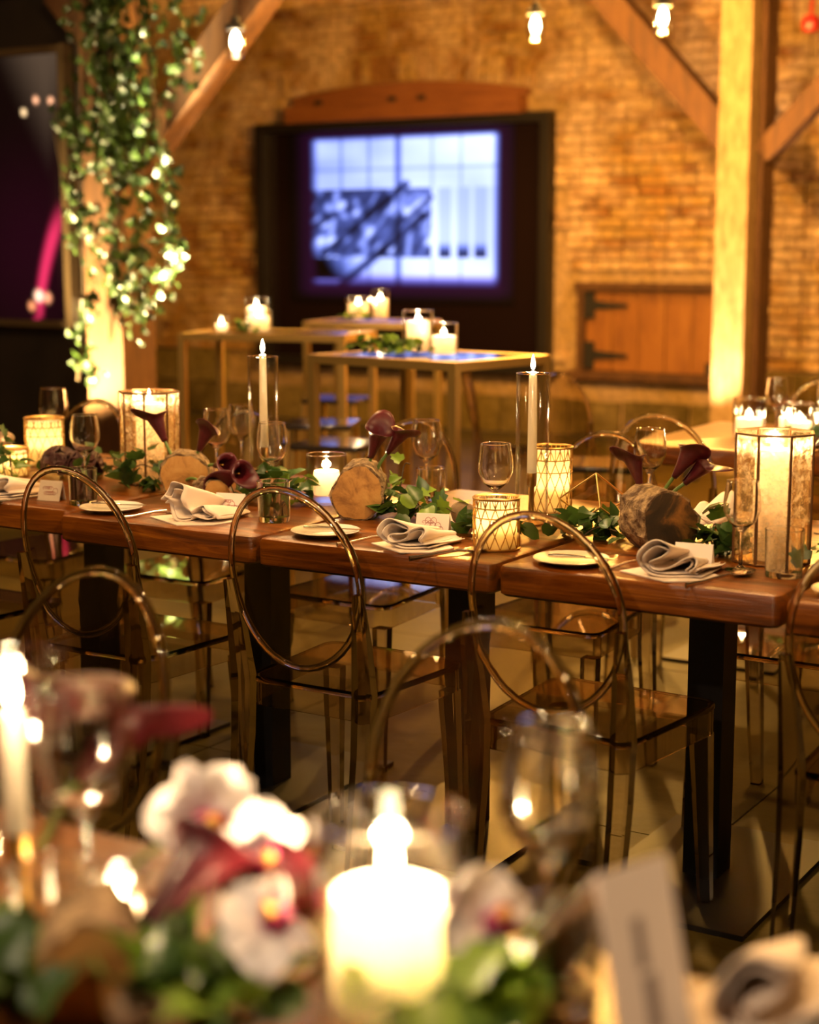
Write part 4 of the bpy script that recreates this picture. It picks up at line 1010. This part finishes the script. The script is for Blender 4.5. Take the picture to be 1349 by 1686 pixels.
pod('brown dried pod behind the middle place card', -1.90, 3.34, TZ + .026, .07, R(60)); pod('larger brown dried pod beside the lattice votive', -1.86, 3.42, TZ + .035, .085, R(80)); pod('pale dried pod at the left edge above the low votive', -3.47, 3.42, TZ + .10, .06, R(20))
# cube terrarium on its corner
tr = thing('cube_terrarium', 'brass edged glass cube terrarium tipped on its corner', 'terrarium', (-1.572, 3.375, TZ), R(31.5))
s_ = .112; T_ = Vector((0, 0, .138)); rn, dn = s_ * .8165, s_ * .577
up = [Vector((rn * math.cos(R(-90 + 120 * k)), rn * math.sin(R(-90 + 120 * k)), .138 - dn)) for k in range(3)]
lo = [Vector((rn * math.cos(R(-30 + 120 * k)), rn * math.sin(R(-30 + 120 * k)), max(.138 - 2 * dn, .012))) for k in range(3)]
B_ = [Vector((v.x * .45, v.y * .45, .004)) for v in up + lo]
E_ = [(T_, u) for u in up] + [(up[k], lo[k]) for k in range(3)] + [(up[k], lo[(k + 2) % 3]) for k in range(3)] + [(lo[k], Vector((lo[k].x * .5, lo[k].y * .5, .003))) for k in range(3)]
Bt = [Vector((lo[k].x * .5, lo[k].y * .5, .003)) for k in range(3)]; E_ += [(Bt[k], Bt[(k + 1) % 3]) for k in range(3)]
m = MB()
for a, b in E_: m.tube([a, b], .0022, 5)
obj('brass_edges', m, 'brass', tr, 60)
for k in range(3): obj('pane', MB().add([T_, up[k], lo[k], up[(k + 1) % 3]], [(0, 1, 2, 3)]), 'pane', tr)
for k in range(3): obj('pane', MB().add([lo[k], up[(k + 1) % 3], lo[(k + 1) % 3], Bt[(k + 1) % 3], Bt[k]], [(0, 1, 2, 3, 4)]), 'pane', tr)

# ================================================================== COCKTAIL TABLE TOPS
CZ = 1.0005
hurricane('tall hurricane candle on the nearest cocktail table', -3.335, 5.50, CZ, .06, .165, .045, .115, 3.5)
hurricane('shorter hurricane candle on the nearest cocktail table', -3.165, 5.41, CZ, .054, .125, .045, .068, 3.0)
garland('bright leaves laid around candles on the nearest cocktail table', -3.38, 5.36, CZ, .17, .05, .05, 46, 21, ('ivy', 'lime'), (.035, .055))
hurricane('tall hurricane candle on the cocktail table by the ivy post', -4.96, 6.63, CZ, .056, .165, .045, .11, 3.5)
hurricane('wide low hurricane on the cocktail table by the ivy post', -4.85, 6.50, CZ, .06, .105, .05, .07, 3.0)
hurricane('small votive glass at the end of the post-side cocktail table', -5.05, 6.46, CZ, .035, .075, .028, .03, 1.5)
garland('lime leaves around candles on the post-side cocktail table', -4.90, 6.47, CZ, .13, .05, .05, 26, 22, ('lime', 'ivy'), (.035, .055))
hurricane('hurricane candle on the furthest cocktail table under the screen', -5.22, 7.95, CZ, .07, .13, .055, .085, 3.5)
hurricane('taller hurricane candle behind on the furthest cocktail table', -5.14, 8.06, CZ, .05, .17, .04, .11, 3.0)
garland('leaves around candles on the furthest cocktail table', -5.16, 7.86, CZ, .10, .05, .04, 16, 23, ('ivy', 'lime'), (.035, .055))

# ================================================================== SECOND DINING TABLE BEHIND AT RIGHT
for k, x0 in enumerate((-2.25, -1.63, -1.01, -.39)):
    table(['distant wooden table unit below the hatch-side chair', 'distant wooden table unit behind the right lantern', 'distant wooden table unit right of the pale post', 'distant wooden table unit furthest right'][k], x0, .612, 5.05, 5.9)
hurricane('distant blurred candle glass left above the right lantern', -1.93, 5.36, TZ, .055, .14, .045, .065, 1.3)
hurricane('distant blurred candle glass just behind the right lantern flame', -1.84, 5.50, TZ, .04, .12, .03, .06, 1.1)
hurricane('distant blurred candle glass right above the right lantern', -1.76, 5.38, TZ, .05, .13, .04, .06, 1.3)
hurricane('distant blurred candle glass at the right edge of photo', -1.62, 5.28, TZ, .05, .13, .04, .055, 1.3)
wine('distant stemmed wine glass above the right lantern', -1.90, 5.55); wine('distant stemmed wine glass at far right above lantern', -1.70, 5.5)
garland('distant dark leaves behind the right lantern', -1.65, 5.22, TZ, .2, .05, .05, 24, 31)
for x, y, rz, l in ((-1.95, 4.9, 0, 'distant clear chair at near side behind the right lilies'), (-1.35, 4.9, 0, 'distant clear chair at near side behind right lantern'), (-1.95, 6.02, 180, 'distant clear chair on far side of the distant table')):
    chair(l, x, y, R(rz))

# ================================================================== FOREGROUND (blurred)
t = hurricane('large blurred hurricane with big glowing pillar in front', -.705, 1.118, TZ, .066, .172, .0505, .094, 5.5, cav=.62, fs=1.35, lift=.018)
taper_stand('blurred taper in glass at the left corner in front', -1.085, 1.065, TZ, .04, .27, 1.5, .12, .10)
wine('large blurred wine glass right of the pillar candle', -.628, 1.262, s=1.12); wine('large blurred wine glass at left behind the orchids', -1.06, 1.13, s=1.15)
tumbler('blurred water tumbler between pillar candle and card', -.585, 1.20, s=.95); tumbler('blurred water tumbler at the left behind flowers', -1.0, 1.02, s=1.05)
hurricane('small blurred tea light glass beside the place card', -.612, 1.165, TZ, .026, .05, .02, .018, .6)
hurricane('small blurred tea light glass among the left flowers', -1.005, 1.115, TZ, .028, .06, .02, .02, .8)
def orchid(label, c, n_dir, s=1.0, roll=0.0):
    d = Vector(n_dir).normalized(); q = d.to_track_quat('Z', 'Y') @ Euler((0, 0, roll)).to_quaternion()
    t = thing('orchid_bloom', label, 'flower', c); t.rotation_mode = 'QUATERNION'; t.rotation_quaternion = q; t.scale = (s,) * 3
    def petal(ang, ln, wd, name='petal'):
        V = []; F = []; ni, nj = 7, 5
        for i in range(ni):
            k = i / (ni - 1); w_ = wd * math.sin(math.pi * min(.97, k * .85 + .1)) ** .8
            for j in range(nj):
                v = j / (nj - 1) * 2 - 1; x = ln * k; y = w_ * v
                V.append((x * math.cos(ang) - y * math.sin(ang), x * math.sin(ang) + y * math.cos(ang), .006 * math.sin(k * 3) + .008 * v * v * k))
        for i in range(ni - 1):
            for j in range(nj - 1): a = i * nj + j; F.append((a, a + nj, a + nj + 1, a + 1))
        o = obj(name, MB().add(V, F), 'orchid', t, 70); o.modifiers.new('thick', 'SOLIDIFY').thickness = .001
    for a in (R(90), R(215), R(325)): petal(a, .038, .012)
    for a in (R(20), R(160)): petal(a, .040, .022)
    lip = obj('lip', MB().lathe([(0, .002), (.008, .004), (.012, .012), (.010, .02), (.006, .024), (0, .024)], 12, (0, -.008, 0), wob=.15), 'magenta', t, 60)
    obj('throat', MB().lathe([(0, .022), (.005, .024), (.004, .03), (0, .032)], 8, (0, -.006, 0)), 'yellow', lip, 60)
    return t
cd = Vector((.55, -.75, .35))
orchid('blurred white orchid bloom standing tallest at left of candle', (-.945, 1.165, .872), cd + Vector((.3, .1, .1)), 1.40, .3)
orchid('blurred white orchid bloom with magenta lip beside the tallest', (-.865, 1.15, .855), cd, 1.22, 1.2)
orchid('blurred white orchid bloom lying low left of the pillar', (-.79, 1.06, .832), cd + Vector((-.3, 0, .5)), 1.22, 2.2)
orchid('blurred white orchid bloom peeking right of the pillar', (-.628, 1.14, .845), cd + Vector((.2, .3, .4)), 1.22, .8)
orst = MB().tube(catmull([(-1.02, 1.0, .765), (-.98, 1.08, .83), (-.94, 1.17, .865), (-.86, 1.15, .845), (-.79, 1.07, .82)], 8), .003, 6)
tag(obj('orchid_spray', orst, 'stem', None, 60), 'green arching stem carrying the white orchid blooms', 'plant')
calla('blurred dark calla bloom below the tallest orchid', (-.90, .97, .78), (-.895, 1.03, .825), 1.25, 1.0)
calla('blurred burgundy calla bloom beside the magenta orchid', (-.85, 1.0, .78), (-.845, 1.07, .815), 1.2, 3.0)
calla('blurred burgundy calla bloom at the left edge in front', (-1.24, 1.08, .78), (-1.19, 1.14, .885), 1.3, 2.0)
calla('blurred burgundy calla bloom left before the clear chair', (-1.15, 1.16, .80), (-1.13, 1.20, .862), 1.2, .6)
log('blurred log slice among the front leaves at left', -.93, .99, TZ, .045, .09, R(40))
garland('blurred leaves left of the front pillar candle', -.83, 1.02, TZ, .10, .08, .06, 44, 41, ('lime', 'ivy'), (.04, .06))
garland('blurred leaves right of the front pillar candle', -.625, 1.10, TZ, .06, .07, .05, 34, 42, ('lime', 'ivy', 'lime'), (.04, .06))
garland('blurred dark leaves in the front left corner', -1.02, .96, TZ, .10, .07, .06, 36, 43, ('ivy', 'ivy', 'lime'), (.04, .06))
pod('blurred brown pod low in front of the orchids', -.86, .965, TZ + .02, .05, R(30)); 
# tall card
tc_ = thing('place_card', 'tall blurred white tented card at lower right in front', 'card', (0, 0, 0))
TLc, TRc, BRc, BLc = Vector((-.534, 1.158, .9)), Vector((-.505, 1.236, .9)), Vector((-.446, 1.170, TZ)), Vector((-.475, 1.092, TZ))
nm = (TRc - TLc).cross(BLc - TLc).normalized() * .0006
def sheet(a, b, c, d, off=Vector((0, 0, 0)), th=nm):
    P = [p + off - th for p in (a, b, c, d)] + [p + off + th for p in (a, b, c, d)]
    return MB().add(P, [(0, 1, 2, 3), (7, 6, 5, 4), (0, 4, 5, 1), (1, 5, 6, 2), (2, 6, 7, 3), (3, 7, 4, 0)])
obj('front_leaf', sheet(TLc, TRc, BRc, BLc), 'paper', tc_)
back = Vector((-.16, .06, 0)); obj('back_leaf', sheet(TLc, TRc, Vector((BRc.x, BRc.y, TZ)) + back, Vector((BLc.x, BLc.y, TZ)) + back), 'paper', tc_)
nn_ = -nm if nm.dot(Vector((0, 0, 1.4)) - TLc) < 0 else nm
def cp(u, v): return (TLc * (1 - u) + TRc * u) * (1 - v) + (BLc * (1 - u) + BRc * u) * v
for u0, u1, v0, v1 in ((.38, .52, .26, .50), (.42, .60, .54, .80), (.46, .56, .84, .95)):
    obj('print', sheet(cp(u0, v0), cp(u1, v0), cp(u1, v1), cp(u0, v1), nn_ * 2.2, nm * .2), 'greyink', tc_)
napkin('blurred pale napkin cut off at the lower right corner', -.40, 1.235, TZ, R(20), nB, s=1.0)
plate('blurred white plate beneath the front napkin', -.30, 1.2, TZ, 1.3)
